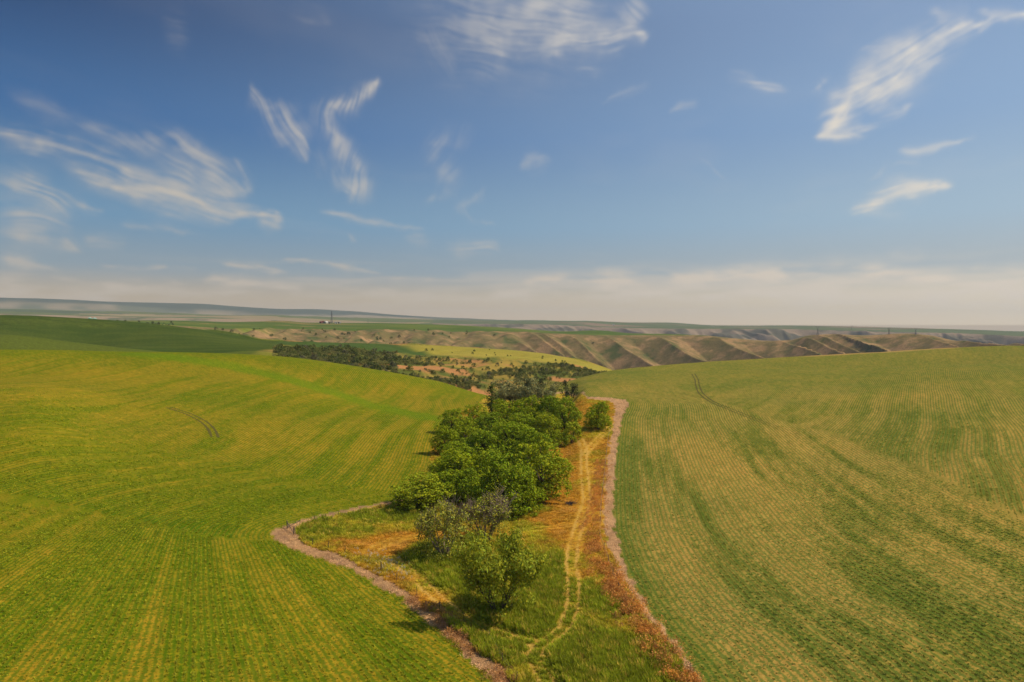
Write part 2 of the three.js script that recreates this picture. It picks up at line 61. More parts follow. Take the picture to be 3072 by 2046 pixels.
const CURVES = [[[-180,15,0],[-45,15,0],[-36.817,15,0],[36.817,15,0],[45,15,0],[180,15,0]],[[-180,75,1.5],[-45,75,1.5],[-36.817,75,1.5],[-22.167,75,0.5],[-1.005,75,-1],[12.742,75,0],[36.817,75,1.5],[45,75,1.5],[180,75,1.5]],[[-180,140,4.5],[-45,140,5],[-36.817,140,5],[-19.732,140,2],[-9.299,140,0],[1.786,140,-0.5],[10.059,140,0.3],[22.834,140,2],[36.817,140,4],[45,140,4],[180,140,4.5]],[[-180,420,16.72],[-45,280,19.23],[-36.868,280,19.23],[-28.969,280,11.5],[-19.732,280,7],[-9.299,280,1],[-1.005,285,-0.6],[4.292,300,-0.5],[6.242,360,6.64],[14.867,470,8.53],[25.191,520,9.7],[36.846,560,14.21],[45,560,14.21],[180,420,16.72]],[[-180,495,10.65],[-45,350,18.3],[-36.817,350,18.3],[-28.969,350,17],[-19.732,350,12.5],[-9.299,350,2.5],[-2.4,345,-0.9],[4.292,360,-2],[6.23,420,1.5],[14.848,535,1.6],[25.164,600,1.2],[36.817,640,3],[45,640,3],[180,495,10.65]],[[-180,635,23.575000000000003],[-45,420,27.71],[-36.832,420,27.71],[-28.985,420,25.67],[-19,430,21.56],[-12.01,430,13.33],[-6.571,430,5.61],[-2.684,405,-0.49],[0.112,400,-4],[2.907,500,-5.58],[5.132,530,-2.5],[8.711,570,3.17],[16.674,660,6.39],[25.18,740,10.94],[29.579,780,14.54],[36.828,850,19.44],[45,850,19.44],[180,635,23.575000000000003]],[[-180,760,-5],[-45,520,10],[-36.817,520,10],[-28.969,520,6],[-19.732,520,-8],[-9.299,510,-28],[-2.4,470,-24],[0.67,480,-22],[3.458,560,-30],[8.7,680,-40],[16.658,800,-40],[36.817,1000,-20],[45,1000,-20],[180,760,-5]],[[-180,900,-3.5500000000000007],[-45,650,32.9],[-36.818,650,32.9],[-33.074,645,27.62],[-28.982,640,20.62],[-24.52,640,10],[-19.743,640,16.21],[-14.652,630,8.2],[-9.311,610,-0.82],[-5.188,590,-10.18],[-1.007,570,-18.43],[3.186,620,-18.32],[6.24,690,-15.23],[8.713,730,-13.87],[12.742,900,-60],[22.834,1000,-60],[36.817,1150,-40],[45,1150,-40],[180,900,-3.5500000000000007]],[[-180,1010,-20.5],[-45,770,19],[-36.817,770,19],[-32.076,770,15],[-28.979,770,20.63],[-24.527,770,22.25],[-20.233,770,18.17],[-14.647,770,14.22],[-8.761,770,6.98],[-3.795,760,3.39],[0.391,750,-0.23],[4.574,750,-3.76],[8.165,770,-13.92],[11.407,980,-60],[36.817,1250,-60],[45,1250,-60],[180,1010,-20.5]],[[-180,1200,-14.149999999999999],[-45,1000,51.7],[-36.799,1000,51.7],[-31.05,1000,47.09],[-24.517,980,34.35],[-18.991,960,18.32],[-14.644,940,16.95],[-8.758,920,13.85],[-3.794,900,10.67],[0.391,890,7.03],[4.573,860,-0.55],[7.339,830,-9.39],[8.712,830,-17.24],[11.407,1050,-70],[36.817,1400,-80],[45,1400,-80],[180,1200,-14.149999999999999]],[[-180,1375,-37.5],[-45,1150,35],[-36.817,1150,35],[-24.52,1130,5],[-18.986,1120,-20],[-1.005,1200,-80],[12.742,1350,-110],[36.817,1600,-110],[45,1600,-110],[180,1375,-37.5]],[[-180,1640,8.53],[-45,1300,35],[-36.817,1300,35],[-28.969,1400,22],[-24.52,1500,23.38],[-18.991,1560,6.21],[-14.644,1600,-1.49],[-8.759,1640,-11.35],[-1.006,1660,-30.4],[4.575,1660,-60.89],[8.713,1670,-86.46],[12.757,1700,-70.81],[22.854,1800,-48.17],[31.65,1900,-25.45],[36.832,1980,-17.94],[45,1980,-17.94],[180,1640,8.53]],[[-180,2100,20.255],[-45,1900,57.04],[-36.802,1900,57.04],[-31.052,1900,48.72],[-27.881,1900,45.73],[-24.514,1900,37.47],[-22.162,1900,34],[-14.637,1950,31.73],[-9.298,1950,28.75],[-3.791,2000,25.42],[0.67,2000,22.46],[3.18,2000,16.65],[8.701,2050,9.39],[15.37,2100,9.42],[17.934,2100,1.06],[20.671,2100,-5.96],[22.123,2150,-3.68],[23.543,2150,10.23],[24.935,2150,13.4],[27.41,2200,9.55],[29.565,2200,15.76],[31.228,2250,11.88],[32.838,2250,-3.3],[34.581,2250,-14.17],[36.828,2300,-16.53],[45,2300,-16.53],[180,2100,20.255]],[[-180,2700,17.869999999999997],[-45,2700,66.32],[-36.801,2700,66.32],[-31.052,2700,54.64],[-26.778,2700,55.26],[-22.159,2700,50.96],[-18.478,2700,53.72],[-16.448,2700,47.57],[-11.992,2700,47.72],[-6.559,2700,42.61],[-1.005,2700,30.8],[4.569,2700,15.09],[7.056,2700,19.11],[10.059,2700,7.62],[14.063,2700,4.27],[16.661,2700,-11.68],[21.16,2700,-25.04],[24.707,2700,0.56],[29.566,2700,4.53],[32.643,2700,-20.94],[36.83,2700,-30.58],[45,2700,-30.58],[180,2700,17.869999999999997]],[[-180,3750,-19.560000000000002],[-45,3600,70.88],[-36.802,3600,70.88],[-24.512,3600,47.98],[-14.635,3700,38.26],[-3.792,3900,-60],[12.742,3900,-110],[36.817,3900,-110],[45,3900,-110],[180,3750,-19.560000000000002]],[[-180,4800,-2.155000000000001],[-45,4800,88.66],[-36.801,4800,88.66],[-28.957,4800,80.9],[-24.512,4800,52.76],[-14.635,4800,37.74],[-6.56,4800,9.8],[-1.005,4800,-4.42],[8.701,4800,-40.92],[20.429,4800,-89.35],[25.168,4800,-46.79],[36.831,4800,-92.97],[45,4800,-92.97],[180,4800,-2.155000000000001]],[[-180,5600,38.89],[-45,5600,112.05],[-36.798,5600,112.05],[-33.051,5600,106.28],[-26.776,5600,93.56],[-24.045,5600,89.81],[-19.723,5600,83.64],[-14.633,5600,69.03],[-9.296,5600,48.08],[-1.005,5600,48.18],[3.179,5600,42.72],[10.057,5600,15.83],[15.366,5600,11.07],[20.419,5600,11.88],[24.007,5600,5.11],[29.563,5600,-9.83],[32.634,5600,-15.14],[35.508,5600,-24.41],[36.819,5600,-34.27],[45,5600,-34.27],[180,5600,38.89]],[[-180,7800,82.55499999999999],[-45,7800,182.91],[-36.794,7800,182.91],[-31.044,7800,166.89],[-24.506,7800,147.13],[-14.632,7800,120.85],[-3.79,7800,96.85],[1.786,7800,85.56],[5.951,7800,81.56],[10.055,7800,66.18],[12.737,7800,65.94],[16.654,7800,36.36],[20.417,7800,32.88],[22.829,7800,33],[25.158,7800,29.68],[31.629,7800,4.41],[34.567,7800,-6.93],[36.815,7800,-17.8],[45,7800,-17.8],[180,7800,82.55499999999999]],[[-180,9300,56.290000000000006],[-45,9300,181.4],[-36.797,9300,181.4],[-24.508,9300,143.01],[-14.633,9300,114.49],[1.786,9300,53.58],[36.818,9300,-68.82],[45,9300,-68.82],[180,9300,56.290000000000006]],[[-180,11500,163.215],[-45,11500,398.56],[-36.784,11500,398.56],[-34.006,11500,392.59],[-31.035,11500,380.49],[-24.498,11500,365.97],[-22.148,11500,335.52],[-18.22,11500,295.24],[-16.44,11500,297.73],[-13.579,11500,274.01],[-9.294,11500,205.78],[-3.79,11500,146.17],[1.786,11500,112.77],[5.952,11500,90.14],[17.928,11500,2.69],[36.817,11500,-72.13],[45,11500,-72.13],[180,11500,163.215]],[[-180,15000,-500],[-45,15000,-500],[-36.817,15000,-500],[-1.005,15000,-500],[36.817,15000,-500],[45,15000,-500],[180,15000,-500]]];
const SPURS = [-0.076,-0.032,0.015,0.033,0.07,0.129,0.198,0.283,0.372,0.41,0.435,0.462,0.573,0.645,0.713,0.787];
// ---- terrain: one continuous land surface. Every curve is a crest, foot or hollow of the land, as [bearing in degrees, distance, height]; the land runs smoothly from curve to curve.
const DEG = Math.PI / 180;
function pchip(xs, ys) {
  const n = xs.length, d = [], m = [];
  for (let i = 0; i < n - 1; i++) d.push((ys[i + 1] - ys[i]) / (xs[i + 1] - xs[i]));
  for (let i = 0; i < n; i++) {
    if (i === 0) m.push(0); else if (i === n - 1) m.push(0);
    else if (d[i - 1] * d[i] <= 0) m.push(0);
    else { const a = xs[i] - xs[i - 1], b = xs[i + 1] - xs[i]; m.push((3 * (a + b)) / ((2 * b + a) / d[i - 1] + (b + 2 * a) / d[i])); }
  }
  return (x) => {
    if (x <= xs[0]) return ys[0];
    if (x >= xs[n - 1]) return ys[n - 1];
    let i = 0; while (x > xs[i + 1]) i++;
    const h = xs[i + 1] - xs[i], t = (x - xs[i]) / h, t2 = t * t, t3 = t2 * t;
    return (2 * t3 - 3 * t2 + 1) * ys[i] + (t3 - 2 * t2 + t) * h * m[i] + (3 * t2 - 2 * t3) * ys[i + 1] + (t3 - t2) * h * m[i + 1];
  };
}
const NC = CURVES.length, TSTEP = 0.1, TN = Math.round(360 / TSTEP) + 1;
const TR = new Float64Array(TN * NC), TY = new Float64Array(TN * NC);
CURVES.forEach((c, k) => {
  const x = c.map((p) => p[0]), fr = pchip(x, c.map((p) => p[1])), fy = pchip(x, c.map((p) => p[2]));
  for (let i = 0; i < TN; i++) { TR[i * NC + k] = fr(i * TSTEP - 180); TY[i * NC + k] = fy(i * TSTEP - 180); }
});
function profile(az, R, Y) {
  const f = (az + 180) / TSTEP, i = Math.min(TN - 2, Math.max(0, Math.floor(f))), w = Math.min(1, Math.max(0, f - i));
  for (let k = 0; k < NC; k++) {
    R[k] = TR[i * NC + k] * (1 - w) + TR[(i + 1) * NC + k] * w;
    Y[k] = TY[i * NC + k] * (1 - w) + TY[(i + 1) * NC + k] * w;
  }
}
function along(R, Y, k, t) {   // height at fraction t between curves k and k + 1
  const slope = (j) => {
    if (j <= 0 || j >= NC - 1) return 0;
    const a = R[j] - R[j - 1], b = R[j + 1] - R[j], d0 = (Y[j] - Y[j - 1]) / a, d1 = (Y[j + 1] - Y[j]) / b;
    return d0 * d1 <= 0 ? 0 : (3 * (a + b)) / ((2 * b + a) / d0 + (b + 2 * a) / d1);
  };
  const h = R[k + 1] - R[k], m0 = slope(k), m1 = slope(k + 1), t2 = t * t, t3 = t2 * t;
  return (2 * t3 - 3 * t2 + 1) * Y[k] + (t3 - 2 * t2 + t) * h * m0 + (3 * t2 - 2 * t3) * Y[k + 1] + (t3 - t2) * h * m1;
}
function hash2(ix, iy) { let h = Math.imul(ix | 0, 374761393) ^ Math.imul(iy | 0, 668265263); h = Math.imul(h ^ (h >>> 13), 1274126177); return ((h ^ (h >>> 16)) >>> 0) / 4294967296; }
function vnoise(x, y) {
  const ix = Math.floor(x), iy = Math.floor(y), fx = x - ix, fy = y - iy, u = fx * fx * (3 - 2 * fx), v = fy * fy * (3 - 2 * fy);
  const a = hash2(ix, iy), b = hash2(ix + 1, iy), c = hash2(ix, iy + 1), d = hash2(ix + 1, iy + 1);
  return a + (b - a) * u + (c - a) * v + (a - b - c + d) * u * v;
}
function fbm(x, y, o = 4) { let s = 0, a = 0.5, n = 0; for (let i = 0; i < o; i++) { s += a * vnoise(x, y); n += a; a *= 0.5; x = x * 2.03 + 17.3; y = y * 2.03 + 9.1; } return s / n; }
const sstep = (a, b, x) => { const t = Math.min(1, Math.max(0, (x - a) / (b - a))); return t * t * (3 - 2 * t); };
const mix = (a, b, t) => a + (b - a) * t;
// spurs of the canyon: bearings (as tangents) of their heads; each runs down towards the canyon floor, bearing to the right
function spur(s) {   // 1 on a spur's crest, 0 in the gully between two
  let i = 0; while (i < SPURS.length - 2 && s > SPURS[i + 1]) i++;
  const a = SPURS[i], b = SPURS[i + 1], f = Math.min(1, Math.max(0, (s - a) / (b - a)));
  return { w: 1 - Math.pow(1 - Math.abs(2 * f - 1), 0.85), gap: b - a, f };
}
function relief(k, t, az, x, z) {
  const r = Math.hypot(x, z), u = Math.tan(Math.max(-80, Math.min(80, az)) * DEG);
  if (k <= 5) return (fbm(x / 45 + 3, z / 45, 2) - 0.5) * 1.0 * sstep(40, 120, r) * (k === 5 ? 1 - t : 1);
  if (k >= 6 && k <= 8) {
    const w = k === 8 ? 1 - sstep(0.6, 1, t) : 1, side = sstep(-0.36, -0.3, u) * (1 - sstep(0.2, 0.3, u));
    return w * ((fbm(x / 60 + 7, z / 60 + 2, 4) - 0.5) * 9 * side - Math.abs(vnoise(x / 38 + z / 60, 4.2) - 0.5) * 8 * side + (fbm(x / 160, z / 160, 2) - 0.5) * 6);
  }
  if (k === 9 || k === 10) return (fbm(x / 120, z / 120, 3) - 0.5) * 20;
  if (k === 11) {
    const dt = 0.083 * Math.pow(1 - t, 1.15), wob = (fbm(x / 260, z / 260, 3) - 0.5) * 0.03 * (1 - t);
    const s = spur(u - dt + wob), w = sstep(0.0, 0.35, 1 - t) * (0.35 + 0.65 * (1 - t)) , g = Math.min(s.gap, 0.075) * r;
    const right = sstep(-0.02, 0.03, u);
    const gul = (Math.abs(fbm(u * 26 + (1 - t) * 1.2, t * 1.5 + 4, 3) - 0.5) * 2 - 0.35);
    const left = sstep(-0.5, -0.35, u) * (1 - right);
    return w * (right * g * 0.36 * (s.w - 0.72)) + (fbm(x / 80, z / 80, 3) - 0.5) * 9 * Math.min(1, 3 * (1 - t)) * sstep(0, 0.15, 1 - t) + left * gul * 26 * sstep(0, 0.3, 1 - t);
  }
  if (k === 12) return (fbm(x / 260, z / 260, 3) - 0.5) * 10 * Math.sin(Math.PI * t);
  if (k === 13) return 0;
  if (k === 14) return -30 * t;
  if (k === 15) {
    const n = fbm(u * 24 - (1 - t) * 1.9, 3.1 + t * 0.6, 2), n2 = fbm(u * 90 - (1 - t) * 3, 8.1 + t, 2), w = sstep(0, 0.2, 1 - t) * sstep(-0.35, -0.1, u);
    return -30 * sstep(0, 0.3, 1 - t) + w * ((-Math.abs(n - 0.5) * 3.4) * 85 + (-Math.abs(n2 - 0.5) * 3) * 9 + 30);
  }
  if (k === 16) return (fbm(x / 700, z / 700, 4) - 0.5) * 50 * Math.sin(Math.PI * t);
  if (k === 18) return (fbm(x / 900, z / 900, 4) - 0.5) * 90 * Math.sin(Math.PI * Math.min(1, t)) ;
  return 0;
}
const _R = new Float64Array(NC), _Y = new Float64Array(NC);
function locate(x, z) {
  const az = Math.atan2(x, -z) / DEG, r = Math.hypot(x, z);
  profile(az, _R, _Y);
  let k = 0; while (k < NC - 2 && r > _R[k + 1]) k++;
  return { az, r, k, t: Math.min(1, Math.max(0, (r - _R[k]) / (_R[k + 1] - _R[k]))) };
}
function heightAt(x, z) { const q = locate(x, z); return along(_R, _Y, q.k, q.t) + relief(q.k, q.t, q.az, x, z); }
// ---- end of terrain

function rng(seed) { let a = seed >>> 0; return () => { a = (a + 0x6d2b79f5) | 0; let t = Math.imul(a ^ (a >>> 15), 1 | a); t = (t + Math.imul(t ^ (t >>> 7), 61 | t)) ^ t; return ((t ^ (t >>> 14)) >>> 0) / 4294967296; }; }
const lerp3 = (a, b, t) => [a[0] + (b[0] - a[0]) * t, a[1] + (b[1] - a[1]) * t, a[2] + (b[2] - a[2]) * t];
function tag(o, label, category, group, kind) { const u = o.userData; if (label) u.label = label; if (category) u.category = category; if (group) u.group = group; if (kind) u.kind = kind; return o; }
const used = {};
function numbered(n) { used[n] = (used[n] ?? -1) + 1; return used[n] ? n + '_' + String(used[n]).padStart(3, '0') : n; }
function addTop(o, name) { o.name = numbered(name); scene.add(o); return o; }

// ---------------------------------------------------------------- sky: clear air by height and by angle from the sun, with cirrus
{
  const W = 4096, H = 2048, data = new Float32Array(W * H * 4);
  const els = [0, 2.0, 4.4, 8, 15, 23, 60, 90];
  const dark = [[.55, .38, .21], [.48, .385, .26], [.255, .33, .385], [.15, .29, .44], [.046, .140, .325], [.006, .040, .138], [.012, .045, .12], [.012, .042, .12]];
  const pale = [[1.08, .88, .58], [.92, .80, .60], [.49, .545, .565], [.43, .56, .665], [.295, .44, .645], [.24, .36, .565], [.22, .31, .46], [.21, .30, .45]];
  const air = (el, b) => { let i = 0; while (i < 6 && el > els[i + 1]) i++; const t = sstep(els[i], els[i + 1], el) * 0.4 + 0.6 * Math.min(1, Math.max(0, (el - els[i]) / (els[i + 1] - els[i]))); return lerp3(lerp3(dark[i], dark[i + 1], t), lerp3(pale[i], pale[i + 1], t), b); };
  // cloud cover as one layer of density per direction
  const alpha = new Float32Array(W * H), toCol = (az) => ((Math.atan2(-Math.cos(az * DEG), Math.sin(az * DEG)) / (2 * Math.PI) + 0.5) * W), toRow = (el) => (el / 180 + 0.5) * H;
  GEO.clouds.forEach((c, ci) => {
    const l = c.l, K = Math.cos(l[Math.floor(l.length / 2)][1] * DEG);
    let a0 = 1e9, a1 = -1e9, e0 = 1e9, e1 = -1e9;
    for (const [a, e, w] of l) { a0 = Math.min(a0, a - 2.2 * w - 1); a1 = Math.max(a1, a + 2.2 * w + 1); e0 = Math.min(e0, e - 1.6 * w - 0.5); e1 = Math.max(e1, e + 1.6 * w + 0.5); }
    // smooth the centre line
    const fx = pchip(l.map((_, i) => i), l.map((p) => p[0])), fy = pchip(l.map((_, i) => i), l.map((p) => p[1])), fw = pchip(l.map((_, i) => i), l.map((p) => p[2])), P = [], M = (l.length - 1) * 6;
    const e0_ = l[0], e1_ = l[l.length - 1], uL = Math.hypot((e1_[0] - e0_[0]) * K, e1_[1] - e0_[1]) || 1, ux = ((e1_[0] - e0_[0]) * K) / uL, uy = (e1_[1] - e0_[1]) / uL; let len = 0;
    for (let i = 0; i <= M; i++) { const q = [fx(i / 6) * K, fy(i / 6), fw(i / 6), 0]; if (i) len += Math.hypot(q[0] - P[i - 1][0], q[1] - P[i - 1][1]); q[3] = len; P.push(q); }
    const r0 = Math.max(0, Math.floor(toRow(e0))), r1 = Math.min(H - 1, Math.ceil(toRow(e1)));
    const cA = Math.floor(toCol(a0)), cB = Math.ceil(toCol(a1));
    for (let r = r0; r <= r1; r++) {
      const el = ((r + 0.5) / H - 0.5) * 180;
      for (let cc = cA; cc <= cB; cc++) {
        const col = ((cc % W) + W) % W, az = a0 + (a1 - a0) * (cc - cA) / (cB - cA), X0 = az * K, Y0 = el;
        const X = X0 + (fbm(X0 * 0.7 + ci * 7, Y0 * 0.7, 2) - 0.5) * 0.8 * c.g, Y = Y0 + (fbm(X0 * 0.9 + ci * 3 + 50, Y0 * 0.9, 3) - 0.5) * 0.8 * c.g;
        let best = 1e9, bi = 0, bt = 0;
        for (let i = 0; i < M; i++) {
          const p = P[i], q = P[i + 1], dx = q[0] - p[0], dy = q[1] - p[1], L2 = dx * dx + dy * dy || 1e-9, t = Math.min(1, Math.max(0, ((X - p[0]) * dx + (Y - p[1]) * dy) / L2)), d2 = (X - p[0] - t * dx) ** 2 + (Y - p[1] - t * dy) ** 2;
          if (d2 < best) { best = d2; bi = i; bt = t; }
        }
        const p = P[bi], q = P[bi + 1], w = mix(p[2], q[2], bt) * 1.08, s = mix(p[3], q[3], bt), d = Math.sqrt(best), side = (X - p[0]) * (q[1] - p[1]) - (Y - p[1]) * (q[0] - p[0]) > 0 ? 1 : -1;
        const prof = Math.exp(-Math.pow(d / w, 2) * 1.3) * sstep(0, Math.min(len * 0.45, Math.max(1.0, w * 2.2)), s + 0.1) * sstep(0, Math.min(len * 0.45, Math.max(1.0, w * 2.2)), len - s + 0.1);
        if (prof < 0.01) continue;
        const sd = side * d;
        const al = X0 * ux + Y0 * uy, ac = -X0 * uy + Y0 * ux, wp = (fbm(X0 * 0.35 + ci * 7, Y0 * 0.35 + 3, 2) - 0.5) * 1.2;
        const fil = fbm(al * 0.22 + ci * 13, (ac + wp) * 2.2 + ci * 5, 3), fine = fbm(al * 0.4 + ci * 31, (ac + wp) * 5.2, 2), puff = fbm(X0 * 0.7 + ci + wp * 0.4, Y0 * 0.9, 3);
        const tex = c.g <= 0.6 ? sstep(0.32, 0.72, fil * 0.3 + fbm(X0 * 0.35 + 3, Y0 * 1.5, 4) * 0.7) : sstep(0.26, 0.80, fil * 0.42 + fine * 0.22 + puff * 0.36);
        const den = c.a * 0.98 * Math.pow(prof, 1.0) * (0.06 + 1.1 * tex) * (0.7 + 0.4 * prof);
        const k = r * W + col; alpha[k] = 1 - (1 - alpha[k]) * (1 - Math.min(0.92, den));
      }
    }
  });
  for (let r = 0; r < H; r++) {
    const el = ((r + 0.5) / H - 0.5) * 180, e = Math.max(0, el), ce = Math.cos(el * DEG), se = Math.sin(el * DEG);
    for (let c = 0; c < W; c++) {
      const ph = ((c + 0.5) / W - 0.5) * 2 * Math.PI, x = Math.cos(ph) * ce, z = Math.sin(ph) * ce, k = r * W + c;
      const gam = Math.acos(Math.min(1, Math.max(-1, x * sunDir.x + se * sunDir.y + z * sunDir.z))) / DEG, b = sstep(101, 36, gam);
      const bb = b;
      let col = air(e, bb);
      const glow = 0.55 * Math.exp(-gam / 9) + 0.1 * Math.exp(-gam / 22);
      col = [col[0] + glow, col[1] + glow * 0.95, col[2] + glow * 0.85];
      let a = alpha[k];
      if (el > 0 && el < 85) {   // thin veil everywhere, with no edge
        const sx = x / Math.max(0.08, se), sz = z / Math.max(0.08, se), n = fbm(sx * 1.5 + 3 + 0.4 * sz, sz * 0.9 - 0.3 * sx, 4);
        const az = Math.atan2(x, -z) / DEG, out = el > 30 ? sstep(30, 40, el) : sstep(40, 52, Math.abs(az)) ;
        a = 1 - (1 - a) * (1 - 0.04 * sstep(0.55, 0.85, n)) * (1 - out * 0.4 * sstep(0.56, 0.78, fbm(sx * 2.2 + 9, sz * 1.1 + 0.8 * sx, 5)));
        // low streaky bank over the horizon
        const low = fbm(az * 0.09 + 20, el * 1.1 + 0.5 * fbm(az * 0.2, el, 2), 4);
        a = 1 - (1 - a) * (1 - 0.4 * sstep(0.46, 0.68, low) * sstep(1.2, 2, el) * (1 - sstep(3.5, 5.5, el)));
      }
      const cl = lerp3([.54, .49, .42], [.84, .775, .68], bb), warm = 1 - sstep(3, 9, el);
      const cw = [cl[0] * (1 + 0.02 * warm), cl[1] * (1 - 0.03 * warm), cl[2] * (1 - 0.08 * warm)];
      data[k * 4] = mix(col[0], cw[0], a); data[k * 4 + 1] = mix(col[1], cw[1], a); data[k * 4 + 2] = mix(col[2], cw[2], a); data[k * 4 + 3] = 1;
    }
  }
  const t = new THREE.DataTexture(data, W, H, THREE.RGBAFormat, THREE.FloatType);
  t.mapping = THREE.EquirectangularReflectionMapping; t.magFilter = THREE.LinearFilter; t.needsUpdate = true;
  scene.background = t; scene.environment = t;
}

// ---------------------------------------------------------------- the plan of the fields
function nearest(line, x, z) {   // [distance, length along, side (+ is right of the line's direction)]
  let best = 1e18, bs = 0, side = 1, s = 0;
  for (let i = 0; i < line.length - 1; i++) {
    const ax = line[i][0], az = line[i][1], dx = line[i + 1][0] - ax, dz = line[i + 1][1] - az, L = Math.hypot(dx, dz), t = Math.min(1, Math.max(0, ((x - ax) * dx + (z - az) * dz) / (L * L)));
    const ex = x - ax - t * dx, ez = z - az - t * dz, d = ex * ex + ez * ez;
    if (d < best - 1e-9) { best = d; bs = s + t * L; side = dx * ez - dz * ex > 0 ? 1 : -1; }
    s += L;
  }
  return [Math.sqrt(best), bs, side];
}
function inside(poly, x, z) { let c = false; for (let i = 0, j = poly.length - 1; i < poly.length; j = i++) { const a = poly[i], b = poly[j]; if ((a[1] > z) !== (b[1] > z) && x < ((b[0] - a[0]) * (z - a[1])) / (b[1] - a[1]) + a[0]) c = !c; } return c; }
const OUTER = [...GEO.leftOuter, ...GEO.rightOuter.slice().reverse()], INNER = [...GEO.leftInner, ...GEO.rightInner.slice().reverse()];
const farOf = (line, x, z) => { // + where the point lies beyond a line that runs from left to right across the view
  const [d, , side] = nearest(line, x, z); return -side * d; };
const ROW = 0.92;
// where a point of a crop lies: row coordinate (metres across the rows) and length along them
function rowsLeft(x, z) {
  const sw = farOf(GEO.swale, x, z);
  if (sw > 0 && x < -18) { const wob = (fbm(x / 60, z / 90, 2) - 0.5) * 14; return { f: x * 0.995 - z * 0.02 + wob, s: z, set: 2, sw }; }
  const [d, s] = nearest(GEO.leftOuter, x, z);
  if (farOf(GEO.leftSeam, x, z) <= 0) { const a = Math.atan2(x + 85, z + 186); return { f: a * 118 + (fbm(x / 50 + 9, z / 50, 2) - 0.5) * 1.5, s: Math.hypot(x + 85, z + 186), set: 0, sw }; }
  return { f: d + (fbm(x / 50 + 9, z / 50, 2) - 0.5) * 2.2 * sstep(30, 120, d), s, set: 1, sw };
}
function rowsRight(x, z) {
  const b = farOf(GEO.seam, x, z);
  if (b > 0) return { f: (x + 0.611 * z) / 1.172 + (fbm(x / 90, z / 90, 2) - 0.5) * 6, s: (0.611 * x - z) / 1.172, set: 1, seam: b };
  const [d, s] = nearest(GEO.rightOuter, x, z);
  return { f: d + (fbm(x / 50 + 3, z / 50, 2) - 0.5) * 2.2 * sstep(30, 120, d), s, set: 0, seam: b };
}
const GREEN_L = [.120, .146, .005], TAN_L = [.30, .190, .018], GREEN_R = [.138, .150, .022], TAN_R = [.34, .225, .058];
// how thin the crop stands, 0 lush to 1 bare: drill-wide bands along the rows, broken into patches
function thinness(q, x, z, right) {
  const f = q.f, s = q.s, o = right ? 40 : 0;
  const fine = fbm(f / 1.5 + 90 + o, s / 34 + 3, 2), band = fbm(f / 5.5 + o, s / 60 + 3, 2), wide = fbm(f / 21 + 7 + o, s / 130, 2), patch = fbm(x / 60 + o, z / 60 + 5, 3);
  return sstep(0.37, 0.63, fine * 0.29 + band * 0.36 + wide * 0.2 + patch * 0.2);
}
function cropColour(right, x, z, q) {
  let t = thinness(q, x, z, right), r = Math.hypot(x, z), lush = 0;
  const grain = fbm(x * 1.1, z * 1.1, 2) - 0.5, fine = vnoise(x * 3.1, z * 3.1) - 0.5;
  if (!right) {
    t = t * (q.set === 0 ? 1.0 : q.set === 2 ? 1.35 : 1.15) * (1 - 0.55 * sstep(90, 35, nearest(GEO.leftSeam, x, z)[0]) * (q.set === 1 ? 1 : 0.5));
    if (q.sw !== undefined) { const a = Math.abs(q.sw + (fbm(x / 16, z / 16, 2) - 0.5) * 6); t *= sstep(3, 10, a); lush = 0.55 * sstep(14, 2, a + (fbm(x / 3, z / 3, 2) - 0.5) * 6); }
    const crest = sstep(370, 410, r); t = t * (1 - 0.75 * crest) * (1 - 0.3 * sstep(160, 260, r));
  } else {
    const [de] = nearest(GEO.rightOuter, x, z); t = t * sstep(1, 7, de) * (1 - 0.45 * sstep(190, 300, r)) * (1 - 0.7 * sstep(330, 450, r)) + 0.05;
    if (q.set === 0) t = Math.max(t, 0.8 * sstep(-3, -0.5, -Math.abs(q.seam)) * 0.2);
  }
  t = Math.min(1, Math.max(0, t + grain * 0.5 + fine * 0.2));
  const g = right ? GREEN_R : GREEN_L, b = right ? TAN_R : TAN_L;
  const hue = fbm(x / 30 + 60, z / 30, 3) - 0.5;
  const spot = fbm(x * 0.45 + 5, z * 0.45, 3) - 0.5, c = lerp3(g, b, Math.min(1, Math.max(0, t * (right ? 0.56 : 0.56) + spot * 0.4 + (right ? 0.06 : 0)))), m = 1 + 0.35 * grain + 0.2 * hue;
  if (lush > 0) { c[0] = mix(c[0], .115, lush); c[1] = mix(c[1], .185, lush); c[2] = mix(c[2], .006, lush); }
  const dark = 1;
  return [c[0] * m * dark * (1 + hue * 0.25), c[1] * m * dark, c[2] * m * dark];
}
const G_GREEN = [.150, .168, .010], G_YELLOW = [.27, .225, .018], G_ORANGE = [.44, .245, .026], G_STRAW = [.50, .295, .065], SOIL = [.24, .14, .075], BARE = [.45, .265, .13];
function dryness(x, z) {
  let s = 0.1 * 0.25, w = 0.1;
  for (const [bx, bz, br, v] of GEO.dry) { const k = Math.exp(-((x - bx) ** 2 + (z - bz) ** 2) / (br * br)); s += v * k; w += k; }
  return s / w + (fbm(x / 5 + 30, z / 5, 4) - 0.5) * 1.3 + (fbm(x / 1.3, z / 1.3, 2) - 0.5) * 0.5;
}
function meadowColour(x, z) {
  const d = dryness(x, z), n = fbm(x / 2.2 + 8, z / 2.2, 3), c = d < 0 ? lerp3(G_YELLOW, G_GREEN, sstep(0, -0.55, d)) : lerp3(G_YELLOW, G_ORANGE, sstep(0, 0.6, d));
  const m = 0.75 + 0.5 * n; let o = [c[0] * m, c[1] * m, c[2] * m];
  if (d > 0.35) o = lerp3(o, G_STRAW, 0.5 * sstep(0.55, 0.75, fbm(x / 3 + 70, z / 3, 3)));
  return o;
}
const TRACKS = Object.entries(GEO.tracks);
